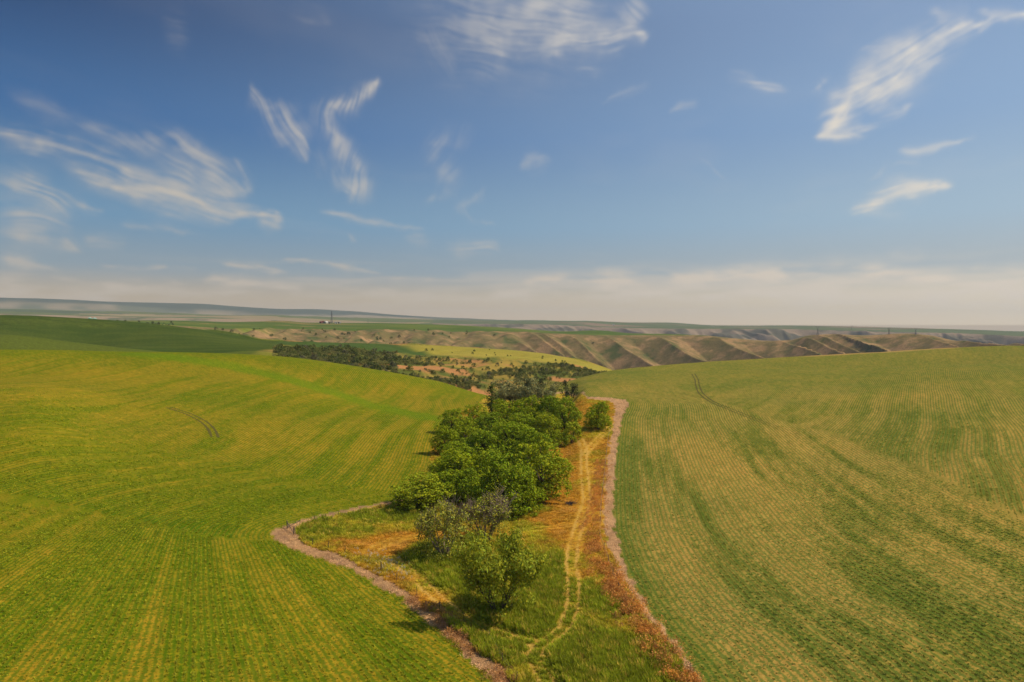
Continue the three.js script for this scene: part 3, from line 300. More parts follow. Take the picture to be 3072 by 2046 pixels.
function trackAt(x, z) {   // 0 off the track, 1 in a wheel rut, about 0.5 between the ruts
  let best = 0;
  for (const [k, l] of TRACKS) { const [d, s] = nearest(l, x, z); if (d > 3) continue; const wear = sstep(0.25, 0.6, fbm(s / 4 + 5, d + 3, 3)); const v = Math.max(sstep(0.55, 0.2, Math.abs(d - 0.85)) * (0.55 + 0.45 * wear), 0.42 * sstep(2.1, 1.2, d)); best = Math.max(best, v * (k === 'side' || k === 'upper' ? 0.7 : 1)); }
  return best;
}
function bareColour(x, z, left) {
  const n = fbm(x / 0.9, z / 0.9, 3), m = fbm(x / 6 + 11, z / 6, 3);
  return lerp3(SOIL, left ? [.36, .21, .095] : BARE, sstep(0.3, 0.62, n * 0.65 + m * 0.35 + (left ? -0.02 : 0.05)));
}
const GROVE_EDGE = GEO.leftOuter.slice(1, 9).reduce((a, p, i) => a + Math.hypot(p[0] - GEO.leftOuter[i][0], p[1] - GEO.leftOuter[i][1]), 0);
// which piece of the near land a point belongs to
function near(x, z) {
  const j = (fbm(x / 2.4, z / 2.4, 3) - 0.5) * 2.2, j2 = (fbm(x / 2.4 + 40, z / 2.4, 3) - 0.5) * 2.2;
  const px = x + j, pz = z + j2;
  if (!inside(OUTER, px, pz)) {
    const dl = nearest(GEO.leftOuter, x, z), dr = nearest(GEO.rightOuter, x, z);
    return dl[0] < dr[0] ? 'left' : 'right';
  }
  if (inside(INNER, px, pz)) return 'meadow';
  const e = nearest(GEO.leftOuter, x, z); return e[1] < GROVE_EDGE && e[0] < 8 ? 'left' : 'strip';
}

// ---------------------------------------------------------------- colour of the land by place
function landColour(q, x, z) {
  const { k, t, az, r } = q, u = Math.tan(Math.max(-80, Math.min(80, az)) * DEG), px = 1536 + 2052 * u;
  const n1 = fbm(x / 9, z / 9, 4), n2 = fbm(x / 40 + 5, z / 40, 4), n3 = fbm(x / 160 + 9, z / 160, 3);
  if (k <= 4) {
    const part = q.part;
    if (part === 'left') return cropColour(false, x, z, q.rows);
    if (part === 'right') {
      const c = cropColour(true, x, z, q.rows);
      if (k === 4 && px > 2380) { const e = sstep(0.86, 0.95, t + (n1 - 0.5) * 0.06) * sstep(2380, 2450, px) * (1 - sstep(2840, 2900, px)); return lerp3(c, lerp3([.40, .24, .085], [.28, .2, .06], n1), e); }
      return c;
    }
    if (part === 'strip') { const left = nearest(GEO.leftOuter, x, z)[0] < nearest(GEO.rightOuter, x, z)[0]; return bareColour(x, z, left); }
    const tr = trackAt(x, z), c = meadowColour(x, z);
    return tr > 0.05 ? lerp3(c, lerp3(G_ORANGE, G_STRAW, sstep(0.4, 0.8, tr)), Math.min(1, tr * 1.2) * 0.85) : c;
  }
  if (k === 5) {
    if (px < 1460 && px > -1e9 && u < -0.04) return t < 0.12 ? cropColour(false, x, z, rowsLeft(x, z)) : lerp3([.09, .12, .02], [.2, .15, .04], n2);
    const c = lerp3([.36, .22, .085], [.20, .17, .035], sstep(0.4, 0.62, n1 * 0.5 + n2 * 0.5));
    if (px > 1800 && t < 0.3) return lerp3(c, GREEN_R, 0.6);
    return c;
  }
  if (k <= 9) {
    // left: dark green standing crop; right: the brushy slope of the ravine with its grazed top
    const field = sstep(845, 800, px + (k === 7 ? mix(60, -20, t) : k === 8 ? mix(-20, -10, t) : 60) + (n1 - 0.5) * 14);
    const str = fbm(x / 30 + z / 9, z / 60, 3);
    const fc0 = lerp3([.040, .066, .010], [.066, .088, .014], sstep(0.3, 0.7, str * 0.5 + n2 * 0.5)), fc = k <= 6 || (k === 7 && t < 0.3) ? lerp3(fc0, [.095, .115, .016], 0.7) : fc0;
    const green = [.085, .105, .020], lush = [.125, .165, .012], gold = [.30, .21, .042], rust = [.42, .19, .070];
    let c = lerp3(green, gold, sstep(0.43, 0.66, n2 * 0.55 + n1 * 0.45 + sstep(900, 1700, px) * 0.06 - 0.02));
    c = lerp3(c, rust, 0.85 * sstep(0.52, 0.64, fbm(x / 55 + 31, z / 35, 4) + (k === 7 ? 0.02 : 0)));
    c = lerp3(c, lush, 0.8 * sstep(0.5, 0.64, fbm(x / 70 + 81, z / 50, 3)) * (1 - sstep(1250, 1500, px)));
    if (k === 8) {   // grazed flat on the spur; the end of the standing crop beside it
      const edge = px + 180 * (t - 0.5);
      const past = lerp3([.33, .26, .045], [.24, .215, .030], n2);
      const crop = sstep(1300, 1230, edge) * sstep(0.25, 0.35, t + (n1 - 0.5) * 0.1 + sstep(1000, 1300, px) * 0.12);
      c = lerp3(c, past, sstep(0.08, 0.3, t + (n1 - 0.5) * 0.2) * sstep(1180, 1280, px));
      c = lerp3(c, [.055, .09, .018], crop);
      if (px < 900) c = lerp3(c, rust, sstep(0.28, 0.2, Math.abs(t - 0.25) * 3) * 0.0);
    }
    return lerp3(c, fc, field);
  }
  if (k === 10) return lerp3([.17, .15, .035], [.08, .1, .02], n2);
  if (k === 11) {
    const right = sstep(-0.02, 0.03, u), pink = [.30, .185, .085], olive = [.155, .118, .045], deep = [.075, .088, .026], lime = [.17, .20, .02];
    const streak = fbm(x / 26 + z / 60, z / 22, 4), e = (n2 - 0.5) * 0.75 + (streak - 0.5) * 0.55 + (n1 - 0.5) * 0.35 + 0.02 + right * 0.06 + sstep(1700, 2600, px) * 0.06;
    let c = e > 0 ? lerp3(olive, pink, sstep(0.02, 0.34, e)) : lerp3(olive, deep, sstep(0, -0.2, e));
    if (px < 860) { const l = sstep(0.42, 0.6, fbm(x / 90 + 4, z / 90, 3)); c = lerp3(c, lime, l * 0.8 * sstep(860, 700, px)); }
    const field = sstep(0.84, 0.88, t + (n3 - 0.5) * 0.16) * (sstep(1720, 1500, px));
    return lerp3(c, [.075, .115, .018], field);
  }
  if (k === 12) {
    const c = lerp3([.065, .105, .016], [.105, .135, .022], sstep(0.35, 0.65, n3));
    const dry = sstep(2180, 2260, px) * 0.9; const bare = sstep(0.62, 0.7, fbm(x / 300 + 3, z / 90, 3)) * sstep(1200, 900, px) * 0.8;
    return lerp3(lerp3(c, [.27, .18, .07], bare), lerp3([.33, .2, .09], [.22, .17, .06], n2), dry);
  }
  if (k === 13 || k === 14) {
    const c = lerp3([.09, .11, .03], [.26, .19, .09], sstep(0.4, 0.6, fbm(x / 400, z / 120, 3)));
    return c;
  }
  if (k === 15) {
    const n = fbm(x / 130, z / 160, 4);
    if (px < 1150) return lerp3([.09, .105, .045], [.27, .19, .11], sstep(0.42, 0.6, n * 0.6 + t * 0.3));
    return lerp3([.105, .095, .062], [.24, .175, .115], sstep(0.42, 0.62, n + (t - 0.5) * 0.1));
  }
  if (k === 16 || k === 17) {   // far plateau of fields
    const fx = x + z * 0.25, cellz = Math.floor(z / 620 + fbm(x / 900, z / 900, 2)), cell = hash2(Math.floor(fx / 1300 + cellz * 0.37), cellz);
    const pal = [[.075, .10, .035], [.10, .13, .04], [.085, .115, .03], [.22, .13, .08], [.07, .095, .04], [.24, .185, .09], [.10, .12, .035]];
    const c = pal[Math.floor(cell * pal.length)], m = 0.85 + 0.3 * n3;
    return px > 1300 ? lerp3([.085 * m, .11 * m, .04 * m], [.2 * m, .14 * m, .085 * m], sstep(0.56, 0.7, fbm(x / 700, z / 350, 3))) : [c[0] * m, c[1] * m, c[2] * m];
  }
  // far mountain side: fields at its foot, timber above
  const fieldy = sstep(0.62, 0.40, t + (fbm(x / 1100, z / 1100, 3) - 0.5) * 0.5), patch = sstep(0.42, 0.6, fbm(x / 800, z / 340 + 9, 3));
  return lerp3([.045, .062, .035], lerp3([.10, .11, .06], [.27, .21, .13], patch * 0.8), fieldy);
}

// ---------------------------------------------------------------- build the land: one connected surface, cut into its fields and hills
const rowTex = (() => {   // eight drill rows, 5.76 m square: plants in the row, stubble and soil between
  const N = 512, d = new Uint8Array(N * N * 4), rnd = rng(5);
  for (let y = 0; y < N; y++) for (let x = 0; x < N; x++) {
    const per = (a, b, s) => { const fx = x / N, fy = y / N; return mix(mix(vnoise(fx * a + s, fy * b), vnoise((fx - 1) * a + s, fy * b), fx), mix(vnoise(fx * a + s, (fy - 1) * b), vnoise((fx - 1) * a + s, (fy - 1) * b), fx), fy); };
    const ph = (x / N) * 8, f = Math.abs((ph % 1) - 0.5) * 2, wob = (per(20, 34, 3) - 0.5) * 1.5;   // f is 0 on the row and 1 between rows
    const plant = sstep(0.75, 0.25, f + wob), n = per(90, 90, 60) - 0.5, n2 = per(30, 30, 90) - 0.5;
    const c = lerp3([1.38, 1.14, 1.08], [0.60, 0.82, 0.66], plant), m = 1 + n * 0.6 + n2 * 0.4, k = (y * N + x) * 4;
    for (let i = 0; i < 3; i++) d[k + i] = Math.min(255, Math.max(0, c[i] * m * 127));
    d[k + 3] = 255;
  }
  const t = new THREE.DataTexture(d, N, N); t.wrapS = t.wrapT = THREE.RepeatWrapping; t.magFilter = THREE.LinearFilter; t.minFilter = THREE.LinearMipmapLinearFilter; t.generateMipmaps = true; t.needsUpdate = true; return t;
})();
const grainTex = (scale) => {
  const N = 512, d = new Uint8Array(N * N * 4);
  for (let y = 0; y < N; y++) for (let x = 0; x < N; x++) {
    let s = 0; for (const [f, a] of [[16, .3], [48, .35], [128, .35]]) { const fx = x / N, fy = y / N; s += a * mix(mix(vnoise(fx * f, fy * f + 7), vnoise((fx - 1) * f, fy * f + 7), fx), mix(vnoise(fx * f, (fy - 1) * f + 7), vnoise((fx - 1) * f, (fy - 1) * f + 7), fx), fy); }
    const v = Math.min(255, Math.max(0, (1 + (s - 0.5) * scale) * 127)), k = (y * N + x) * 4; d[k] = d[k + 1] = d[k + 2] = v; d[k + 3] = 255;
  }
  const t = new THREE.DataTexture(d, N, N); t.wrapS = t.wrapT = THREE.RepeatWrapping; t.magFilter = THREE.LinearFilter; t.minFilter = THREE.LinearMipmapLinearFilter; t.generateMipmaps = true; t.needsUpdate = true; return t;
};
const landMat = (map) => { const m = new THREE.MeshStandardMaterial({ vertexColors: true, roughness: 0.95, map, metalness: 0 }); m.specularIntensity = 0.02; if (map) m.color.setRGB(2, 2, 2); return m; };
const rowMat = landMat(rowTex), grainMat = landMat(grainTex(1.6));
{
  const azs = []; for (let a = -180; a < -44; a += 4) azs.push(a);
  for (let i = 0; ; i++) { const u = -0.9 + i * 0.00205; if (u > 0.9) break; azs.push(Math.atan(u) / DEG); }
  for (let a = 44; a <= 180; a += 4) azs.push(a);
  const rowsPer = [6, 60, 80, 46, 34, 10, 16, 24, 30, 6, 10, 60, 26, 8, 10, 42, 22, 4, 8, 3];   // rings between one curve and the next
  const NA = azs.length, rings = []; rowsPer.forEach((n, k) => { for (let j = 0; j < n; j++) rings.push([k, j / n]); }); rings.push([rowsPer.length - 1, 1]);
  const NR = rings.length, pos = new Float32Array(NA * NR * 3), col = new Float32Array(NA * NR * 3), uv = new Float32Array(NA * NR * 2), part = new Uint8Array(NA * NR), slots = ['left', 'right', 'meadow', 'strip'];
  const R = new Float64Array(NC), Y = new Float64Array(NC);
  for (let i = 0; i < NA; i++) {
    profile(azs[i], R, Y);
    const sx = Math.sin(azs[i] * DEG), sz = -Math.cos(azs[i] * DEG);
    for (let j = 0; j < NR; j++) {
      const [k, t0] = rings[j], t = k === 0 || k > 5 ? t0 : k === 1 ? (R[1] * Math.pow(R[2] / R[1], t0) - R[1]) / (R[2] - R[1]) : t0;
      const r = R[k] + (R[k + 1] - R[k]) * t, x = r * sx, z = r * sz, v = i * NR + j;
      pos[v * 3] = x; pos[v * 3 + 1] = along(R, Y, k, t) + relief(k, t, azs[i], x, z); pos[v * 3 + 2] = z;
      const q = { k, t, az: azs[i], r };
      if (k <= 4) {
        q.part = Math.abs(azs[i]) > 60 ? (azs[i] < 0 ? 'left' : 'right') : near(x, z); part[v] = slots.indexOf(q.part);
        q.rows = q.part === 'left' ? rowsLeft(x, z) : q.part === 'right' ? rowsRight(x, z) : null;
      }
      const c = landColour(q, x, z); col[v * 3] = c[0]; col[v * 3 + 1] = c[1]; col[v * 3 + 2] = c[2];
      if (q.rows) { uv[v * 2] = q.rows.f / (ROW * 8); uv[v * 2 + 1] = q.rows.s / (ROW * 8); } else { const w = r > 900 ? 60 : k > 4 ? 14 : 6; uv[v * 2] = x / w; uv[v * 2 + 1] = z / w; }
    }
  }
  const faces = { left: [], right: [], meadow: [], ravine: [], canyon: [], plateau: [], wall: [], far: [] };
  for (let i = 0; i < NA - 1; i++) for (let j = 0; j < NR - 1; j++) {
    const a = i * NR + j, b = a + 1, c = a + NR, d = c + 1, k = rings[j][0];
    let f;
    if (k <= 4) { const s = slots[part[a]]; f = s === 'left' ? 'left' : s === 'right' ? 'right' : 'meadow'; }
    else f = k <= 9 ? 'ravine' : k <= 11 ? 'canyon' : k <= 14 ? 'plateau' : k === 15 ? 'wall' : 'far';
    faces[f].push(a, c, b, b, c, d);
  }
  const whole = new THREE.BufferGeometry();
  whole.setAttribute('position', new THREE.BufferAttribute(pos, 3));
  whole.setIndex([].concat(...Object.values(faces).map((f) => f)).length ? Object.values(faces).reduce((s, f) => { for (const v of f) s.push(v); return s; }, []) : []);
  whole.computeVertexNormals();
  const nor = whole.attributes.normal.array;
  const names = { left: ['crop_field', 'green and gold young crop field sloping up on the left of the tree grove'], right: ['crop_field', 'olive green young crop field with curving drill rows on the right of the tree grove'], meadow: ['meadow', 'grassy hollow with dry orange and green grass between the two crop fields'], ravine: ['hillside', 'dark green crop hill and brushy ravine slope beyond the left crop field'], canyon: ['canyon_ridges', 'brown and green canyon ridges running down to the right behind the ravine'], plateau: ['plateau', 'flat green farmland on top of the canyon ridges'], wall: ['canyon_wall', 'hazy blue far wall of the canyon'], far: ['far_hills', 'hazy farmland plateau and long blue mountain on the horizon'] };
  for (const [key, idx] of Object.entries(faces)) {
    const map = new Map(), index = new Uint32Array(idx.length); idx.forEach((v, n) => { if (!map.has(v)) map.set(v, map.size); index[n] = map.get(v); });
    const N = map.size, p = new Float32Array(N * 3), c = new Float32Array(N * 3), nn = new Float32Array(N * 3), w = new Float32Array(N * 2);
    for (const [v, n] of map) { for (let e = 0; e < 3; e++) { p[n * 3 + e] = pos[v * 3 + e]; c[n * 3 + e] = col[v * 3 + e]; nn[n * 3 + e] = nor[v * 3 + e]; } w[n * 2] = uv[v * 2]; w[n * 2 + 1] = uv[v * 2 + 1]; }
    const g = new THREE.BufferGeometry();
    g.setAttribute('position', new THREE.BufferAttribute(p, 3)); g.setAttribute('normal', new THREE.BufferAttribute(nn, 3)); g.setAttribute('color', new THREE.BufferAttribute(c, 3)); g.setAttribute('uv', new THREE.BufferAttribute(w, 2)); g.setIndex(new THREE.BufferAttribute(index, 1));
    const m = new THREE.Mesh(g, key === 'left' || key === 'right' ? rowMat : grainMat); m.castShadow = m.receiveShadow = true;
    tag(addTop(m, names[key][0]), names[key][1], undefined, undefined, 'structure');
  }
}

{ // wheel marks pressed into the crops: two worn strips each, draped on the ground
  const mat = new THREE.MeshStandardMaterial({ color: new THREE.Color().setRGB(.095, .082, .018), roughness: 1, side: THREE.DoubleSide }); mat.specularIntensity = 0.1;
  ['long double wheel mark crossing the right crop field', 'short double wheel mark curving in the left crop field'].forEach((label, n) => {
    const line = GEO.marks[n], xs = pchip(line.map((_, i) => i), line.map((p) => p[0])), zs = pchip(line.map((_, i) => i), line.map((p) => p[1])), p = [], M = (line.length - 1) * 24;
    for (const off of [-0.95, 0.95]) { let last; for (let i = 0; i <= M; i++) { const t = i / 24, x = xs(t), z = zs(t), dx = xs(t + 0.02) - xs(t - 0.02), dz = zs(t + 0.02) - zs(t - 0.02), L = Math.hypot(dx, dz) || 1, w = (0.2 + 0.28 * vnoise(x / 2.2, z / 2.2 + off)) * (n ? 1 : sstep(1, 0.5, i / M) + 0.02), q = [off - w, off + w].map((o) => [x - (dz / L) * o, z + (dx / L) * o]).map(([a, b]) => [a, heightAt(a, b) + 0.05, b]); if (last) p.push(...last[0], ...last[1], ...q[1], ...last[0], ...q[1], ...q[0]); last = q; } }
    const g = new THREE.BufferGeometry(); g.setAttribute('position', new THREE.Float32BufferAttribute(p, 3)); g.computeVertexNormals(); const m = new THREE.Mesh(g, mat); m.receiveShadow = true; tag(addTop(m, 'wheel_marks'), label, undefined, undefined, 'structure');
  });
}

// ---------------------------------------------------------------- plants of the fields and the meadow (no one could count them)
function tuft(seed, n, h, spread, width, lean) {   // a clump of bent blades
  const rnd = rng(seed), p = [], nr = [];
  for (let i = 0; i < n; i++) {
    const a = rnd() * 6.283, r = Math.sqrt(rnd()) * spread, bx = Math.cos(a) * r, bz = Math.sin(a) * r, la = rnd() * 6.283, l = lean * (0.4 + rnd()), hh = h * (0.6 + 0.5 * rnd()), wx = Math.cos(la + 1.57) * width / 2, wz = Math.sin(la + 1.57) * width / 2;
    const mx = bx + Math.cos(la) * l * 0.35, mz = bz + Math.sin(la) * l * 0.35, tx = bx + Math.cos(la) * l, tz = bz + Math.sin(la) * l;
    p.push(bx - wx, -0.05, bz - wz, bx + wx, -0.05, bz + wz, mx + wx * .8, hh * .6, mz + wz * .8, bx - wx, -0.05, bz - wz, mx + wx * .8, hh * .6, mz + wz * .8, mx - wx * .8, hh * .6, mz - wz * .8, mx - wx * .8, hh * .6, mz - wz * .8, mx + wx * .8, hh * .6, mz + wz * .8, tx, hh, tz);
  }
  const g = new THREE.BufferGeometry(); g.setAttribute('position', new THREE.Float32BufferAttribute(p, 3)); g.computeVertexNormals(); return g;
}
const leafMat = (t = 0.35) => { const m = new THREE.MeshPhysicalMaterial({ color: 0xffffff, roughness: 0.9, side: THREE.DoubleSide, transmission: t, thickness: 0 }); m.specularIntensity = 0.06; return m; };
function scatter(name, label, geo, mat, items, category = 'grass') {   // items: [x, z, size, turn, [r, g, b], sink]
  const m = new THREE.InstancedMesh(geo, mat, items.length), M = new THREE.Matrix4(), Q = new THREE.Quaternion(), E = new THREE.Euler(), V = new THREE.Vector3(), S = new THREE.Vector3(), C = new THREE.Color();
  items.forEach(([x, z, s, a, c, flat], i) => { E.set(0, a, 0); Q.setFromEuler(E); V.set(x, heightAt(x, z) - 0.02, z); S.set(s, s * (flat ?? 1), s); m.setMatrixAt(i, M.compose(V, Q, S)); m.setColorAt(i, C.setRGB(c[0], c[1], c[2])); });
  m.castShadow = m.receiveShadow = true;
  return tag(addTop(m, name), label, category, undefined, 'stuff');
}
{
  const crop = { left: [], right: [] }, rnd = rng(77), R0 = 62, R1 = 330;
  const want = 300000;
  for (let i = 0; i < want; i++) {
    const az = (rnd() * 2 - 1) * 40 * DEG, r = Math.sqrt(mix(R0 * R0, R1 * R1, rnd() ** 1.35)); let x = r * Math.sin(az), z = -r * Math.cos(az);
    const s = near(x, z); if (s !== 'left' && s !== 'right') continue;
    const rows = s === 'left' ? rowsLeft : rowsRight, q = rows(x, z), e = 0.15, gx = (rows(x + e, z).f - q.f) / e, gz = (rows(x, z + e).f - q.f) / e, gl = Math.hypot(gx, gz); if (gl < 0.5 || gl > 2) continue;
    const off = ((Math.round(q.f / ROW) * ROW - q.f) + (rnd() - 0.5) * 0.16) / (gl * gl); x += gx * off; z += gz * off;
    const th = thinness(q, x, z, s === 'right'), right = s === 'right';
    if (rnd() < th * 0.7 || r > mix(150, 330, rnd())) continue;
    let mark = false; for (const l of GEO.marks) if (Math.abs(nearest(l, x, z)[0] - 0.95) < 0.3) mark = true; if (mark) continue;
    const v = 0.7 + 0.6 * rnd(), hue = rnd(), c = right ? lerp3([.19, .25, .036], [.38, .38, .07], hue) : lerp3([.21, .27, .012], [.42, .40, .026], hue);
    crop[s].push([x, z, (0.6 + 0.8 * rnd()) * (1 - 0.3 * th), rnd() * 6.28, [c[0] * v, c[1] * v, c[2] * v]]);
  }
  const g = tuft(3, 8, 0.17, 0.20, 0.085, 0.17);
  scatter('crop_plants', 'low green crop plants standing in rows in the field left of the grove', g, leafMat(), crop.left, 'crop');
  scatter('crop_plants', 'low green crop plants standing in rows in the field right of the grove', g, leafMat(), crop.right, 'crop');
  const grass = [], straw = [], weeds = [], rnd2 = rng(91);
  for (let i = 0; i < 190000; i++) {
    const az = mix(-19, 19, rnd2()) * DEG, r = Math.sqrt(mix(64 * 64, 330 * 330, rnd2() ** 2.0)), x = r * Math.sin(az), z = -r * Math.cos(az), s = near(x, z);
    if (s === 'meadow') {
      const tr = trackAt(x, z); if (tr > 0.3 && rnd2() < tr * 1.3) continue;
      const dw = nearest(GEO.weeds, x, z)[0]; if (dw < 3.2 && rnd2() < 0.75) continue;
      const d = dryness(x, z), c = meadowColour(x, z), v = 0.75 + 0.5 * rnd2(), tall = (d < 0 ? mix(0.75, 1.45, sstep(0, -0.8, d)) : mix(0.75, 0.42, sstep(0, 0.7, d))) * (0.6 + 0.8 * rnd2()) * (tr > 0.05 ? 0.5 : 1);
      const gl = mix(2.2, 1.45, sstep(-0.1, 0.4, d));
      const mixc = rnd2() < 0.12 ? lerp3(c, G_STRAW, 0.5) : c;
      grass.push([x, z, 0.9 + 0.5 * rnd2(), rnd2() * 6.28, [mixc[0] * v * gl, mixc[1] * v * gl, mixc[2] * v * gl], tall]);
    } else if (s === 'strip' && rnd2() < 0.8) {
      const v = 0.6 + 0.8 * rnd2(), c = lerp3([.90, .55, .27], [.34, .175, .065], rnd2() ** 1.2); straw.push([x, z, 0.5 + 0.5 * rnd2(), rnd2() * 6.28, [c[0] * v, c[1] * v, c[2] * v], 0.35]);
    }
  }
  scatter('grass', 'green, yellow and dry orange grass of the hollow around the grove', tuft(11, 12, 0.55, 0.34, 0.075, 0.3), leafMat(0.4), grass);
  scatter('straw', 'pale straw and clods on the bare strips along the crop edges', tuft(12, 8, 0.35, 0.4, 0.07, 0.45), leafMat(0.1), straw, 'straw');
  const along2 = (line, f) => { for (let i = 0; i < line.length - 1; i++) { const [ax, az] = line[i], [bx, bz] = line[i + 1], L = Math.hypot(bx - ax, bz - az); f(ax, az, bx - ax, bz - az, L); } };
  along2(GEO.weeds, (ax, az, dx, dz, L) => { const nx = -dz / L, nz = dx / L; for (let i = 0; i < L * 17; i++) { const t = rnd2(), o = (rnd2() + rnd2() + rnd2() - 1.5) * 2.2, x = ax + dx * t + nx * o, z = az + dz * t + nz * o, c = lerp3([.88, .43, .07], [.50, .26, .10], fbm(x / 2, z / 2, 2) * 0.7 + rnd2() * 0.4), v = 0.7 + 0.6 * rnd2(); if (fbm(x / 2.5 + 4, z / 2.5, 2) < 0.4 && rnd2() < 0.8) continue; const big = mix(1.25, 0.7, sstep(95, 150, Math.hypot(x, z))); weeds.push([x, z, (0.6 + 0.8 * rnd2()) * big, rnd2() * 6.28, [c[0] * v, c[1] * v, c[2] * v], 0.8 + 0.4 * rnd2()]); } });
  along2(GEO.weedsLeft, (ax, az, dx, dz, L) => { const nx = -dz / L, nz = dx / L; for (let i = 0; i < L * 15; i++) { const t = rnd2(), o = (rnd2() + rnd2() - 1) * 2.4, x = ax + dx * t + nx * o, z = az + dz * t + nz * o, c = lerp3([.60, .30, .08], [.42, .23, .12], rnd2()), v = 0.7 + 0.5 * rnd2(); if (fbm(x / 2.5 + 4, z / 2.5, 2) < 0.42) continue; weeds.push([x, z, (0.6 + 0.7 * rnd2()), rnd2() * 6.28, [c[0] * v, c[1] * v, c[2] * v], 0.8]); } });
  const bushy = (() => { const r = rng(6), p = []; for (let i = 0; i < 60; i++) { const a = r() * 6.283, e = r() * 1.35, R = 0.25 + 0.35 * r(), x = Math.cos(a) * Math.cos(e) * R, y = Math.sin(e) * R * 1.2 + 0.05, z = Math.sin(a) * Math.cos(e) * R, s = 0.09; const d = () => (r() - 0.5) * 2 * s; p.push(x + d(), y + d(), z + d(), x + d(), y + d(), z + d(), x + d(), y + d(), z + d()); } const g = new THREE.BufferGeometry(); g.setAttribute('position', new THREE.Float32BufferAttribute(p, 3)); g.computeVertexNormals(); return g; })();
  scatter('dry_weeds', 'rust orange dry weeds heaped along the fences', bushy, leafMat(0.3), weeds, 'weeds');
  const fl = []; for (const [fx, fz] of GEO.flowers) for (let i = 0; i < 36; i++) fl.push([fx + (rnd2() - 0.5) * 7, fz + (rnd2() - 0.5) * 5, 0.35 + 0.2 * rnd2(), rnd2() * 6.28, [.7, .7, .6], 1.6]);
  scatter('wildflowers', 'tiny white flowers in the grass beside the fence corner', bushy, leafMat(0.2), fl.filter(([x, z]) => near(x, z) === 'meadow').map((f) => { f[2] *= 0.8; return f; }), 'flowers');
}

// ---------------------------------------------------------------- trees
function leafCloud(out, rnd, cx, cy, cz, rx, ry, rz, n, size, centre, tone) {   // leaves on the shell of one clump
  for (let i = 0; i < n; i++) {
    const a = rnd() * 6.283, y = rnd() * 2 - 1, h = Math.sqrt(1 - y * y), R = 0.55 + 0.5 * Math.sqrt(rnd()), dx = Math.cos(a) * h, dz = Math.sin(a) * h;
    const x = cx + dx * rx * R, yy = cy + y * ry * R, z = cz + dz * rz * R;
    let nx = dx + (rnd() - 0.5) * 1.3 + (x - centre[0]) * 0.08, ny = y + (rnd() - 0.5) * 1.3 + 0.25, nz = dz + (rnd() - 0.5) * 1.3 + (z - centre[2]) * 0.08; const l = Math.hypot(nx, ny, nz) || 1; nx /= l; ny /= l; nz /= l;
    let tx = -nz, ty = 0, tz = nx; const tl = Math.hypot(tx, tz) || 1; tx /= tl; tz /= tl; const bx = ny * tz - nz * ty, by = nz * tx - nx * tz, bz = nx * ty - ny * tx, ang = rnd() * 6.283, ca = Math.cos(ang), sa = Math.sin(ang), s = size * (0.6 + 0.8 * rnd());
    const ux = (tx * ca + bx * sa) * s, uy = (ty * ca + by * sa) * s, uz = (tz * ca + bz * sa) * s, vx = (bx * ca - tx * sa) * s * .55, vy = (by * ca - ty * sa) * s * .55, vz = (bz * ca - tz * sa) * s * .55;
    out.p.push(x - ux, yy - uy, z - uz, x + vx, yy + vy, z + vz, x + ux, yy + uy, z + uz, x - ux, yy - uy, z - uz, x + ux, yy + uy, z + uz, x - vx, yy - vy, z - vz);
    const t = tone * (0.72 + 0.56 * rnd()), w = rnd(); for (let k = 0; k < 6; k++) out.c.push(t * mix(0.85, 1.25, w), t, t * mix(1.2, 0.7, w));
  }
}
const leafGeo = (o) => { const g = new THREE.BufferGeometry(); g.setAttribute('position', new THREE.Float32BufferAttribute(o.p, 3)); g.setAttribute('color', new THREE.Float32BufferAttribute(o.c, 3)); g.computeVertexNormals(); return g; };
function limb(p, a, b, ra, rb, sides = 5) {   // a tapered length of wood
  const d = new THREE.Vector3().subVectors(b, a).normalize(), s = new THREE.Vector3(Math.abs(d.y) > 0.9 ? 1 : 0, Math.abs(d.y) > 0.9 ? 0 : 1, 0).cross(d).normalize(), t = new THREE.Vector3().crossVectors(d, s);
  const ring = (c, r, i) => { const an = (i / sides) * 6.28319; return [c.x + (s.x * Math.cos(an) + t.x * Math.sin(an)) * r, c.y + (s.y * Math.cos(an) + t.y * Math.sin(an)) * r, c.z + (s.z * Math.cos(an) + t.z * Math.sin(an)) * r]; };
  for (let i = 0; i < sides; i++) { const q = [ring(a, ra, i), ring(a, ra, i + 1), ring(b, rb, i + 1), ring(b, rb, i)]; for (const k of [0, 1, 2, 0, 2, 3]) p.push(...q[k]); }
}
const woodGeo = (p) => { const g = new THREE.BufferGeometry(); g.setAttribute('position', new THREE.Float32BufferAttribute(p, 3)); g.computeVertexNormals(); return g; };
function branch(wood, tips, rnd, from, dir, len, rad, depth, spread, minRad = 0.012) {
  let a = from.clone(), d = dir.clone(), r = rad; const n = 3;
  for (let i = 0; i < n; i++) {
    d.add(new THREE.Vector3((rnd() - 0.5) * 0.35, (rnd() - 0.3) * 0.22, (rnd() - 0.5) * 0.35)).normalize();
    const b = a.clone().addScaledVector(d, len / n), r2 = Math.max(minRad, r * 0.8); limb(wood, a, b, r, r2, depth > 1 ? 5 : 3);
    if (depth > 0 && i > 0 || depth === 0 && i === n - 1) tips.push(b.clone());
    if (depth > 0 && i > 0) { const m = 1 + (rnd() < 0.5 ? 1 : 0); for (let k = 0; k < m; k++) { const dd = d.clone().add(new THREE.Vector3((rnd() - 0.5) * 2 * spread, (rnd() - 0.25) * spread, (rnd() - 0.5) * 2 * spread)).normalize(); branch(wood, tips, rnd, b, dd, len * (0.5 + 0.2 * rnd()), r2 * 0.62, depth - 1, spread, minRad); } }
    a = b; r = r2;
  }
  if (depth > 0) branch(wood, tips, rnd, a, d, len * 0.6, r * 0.7, depth - 1, spread, minRad);
}
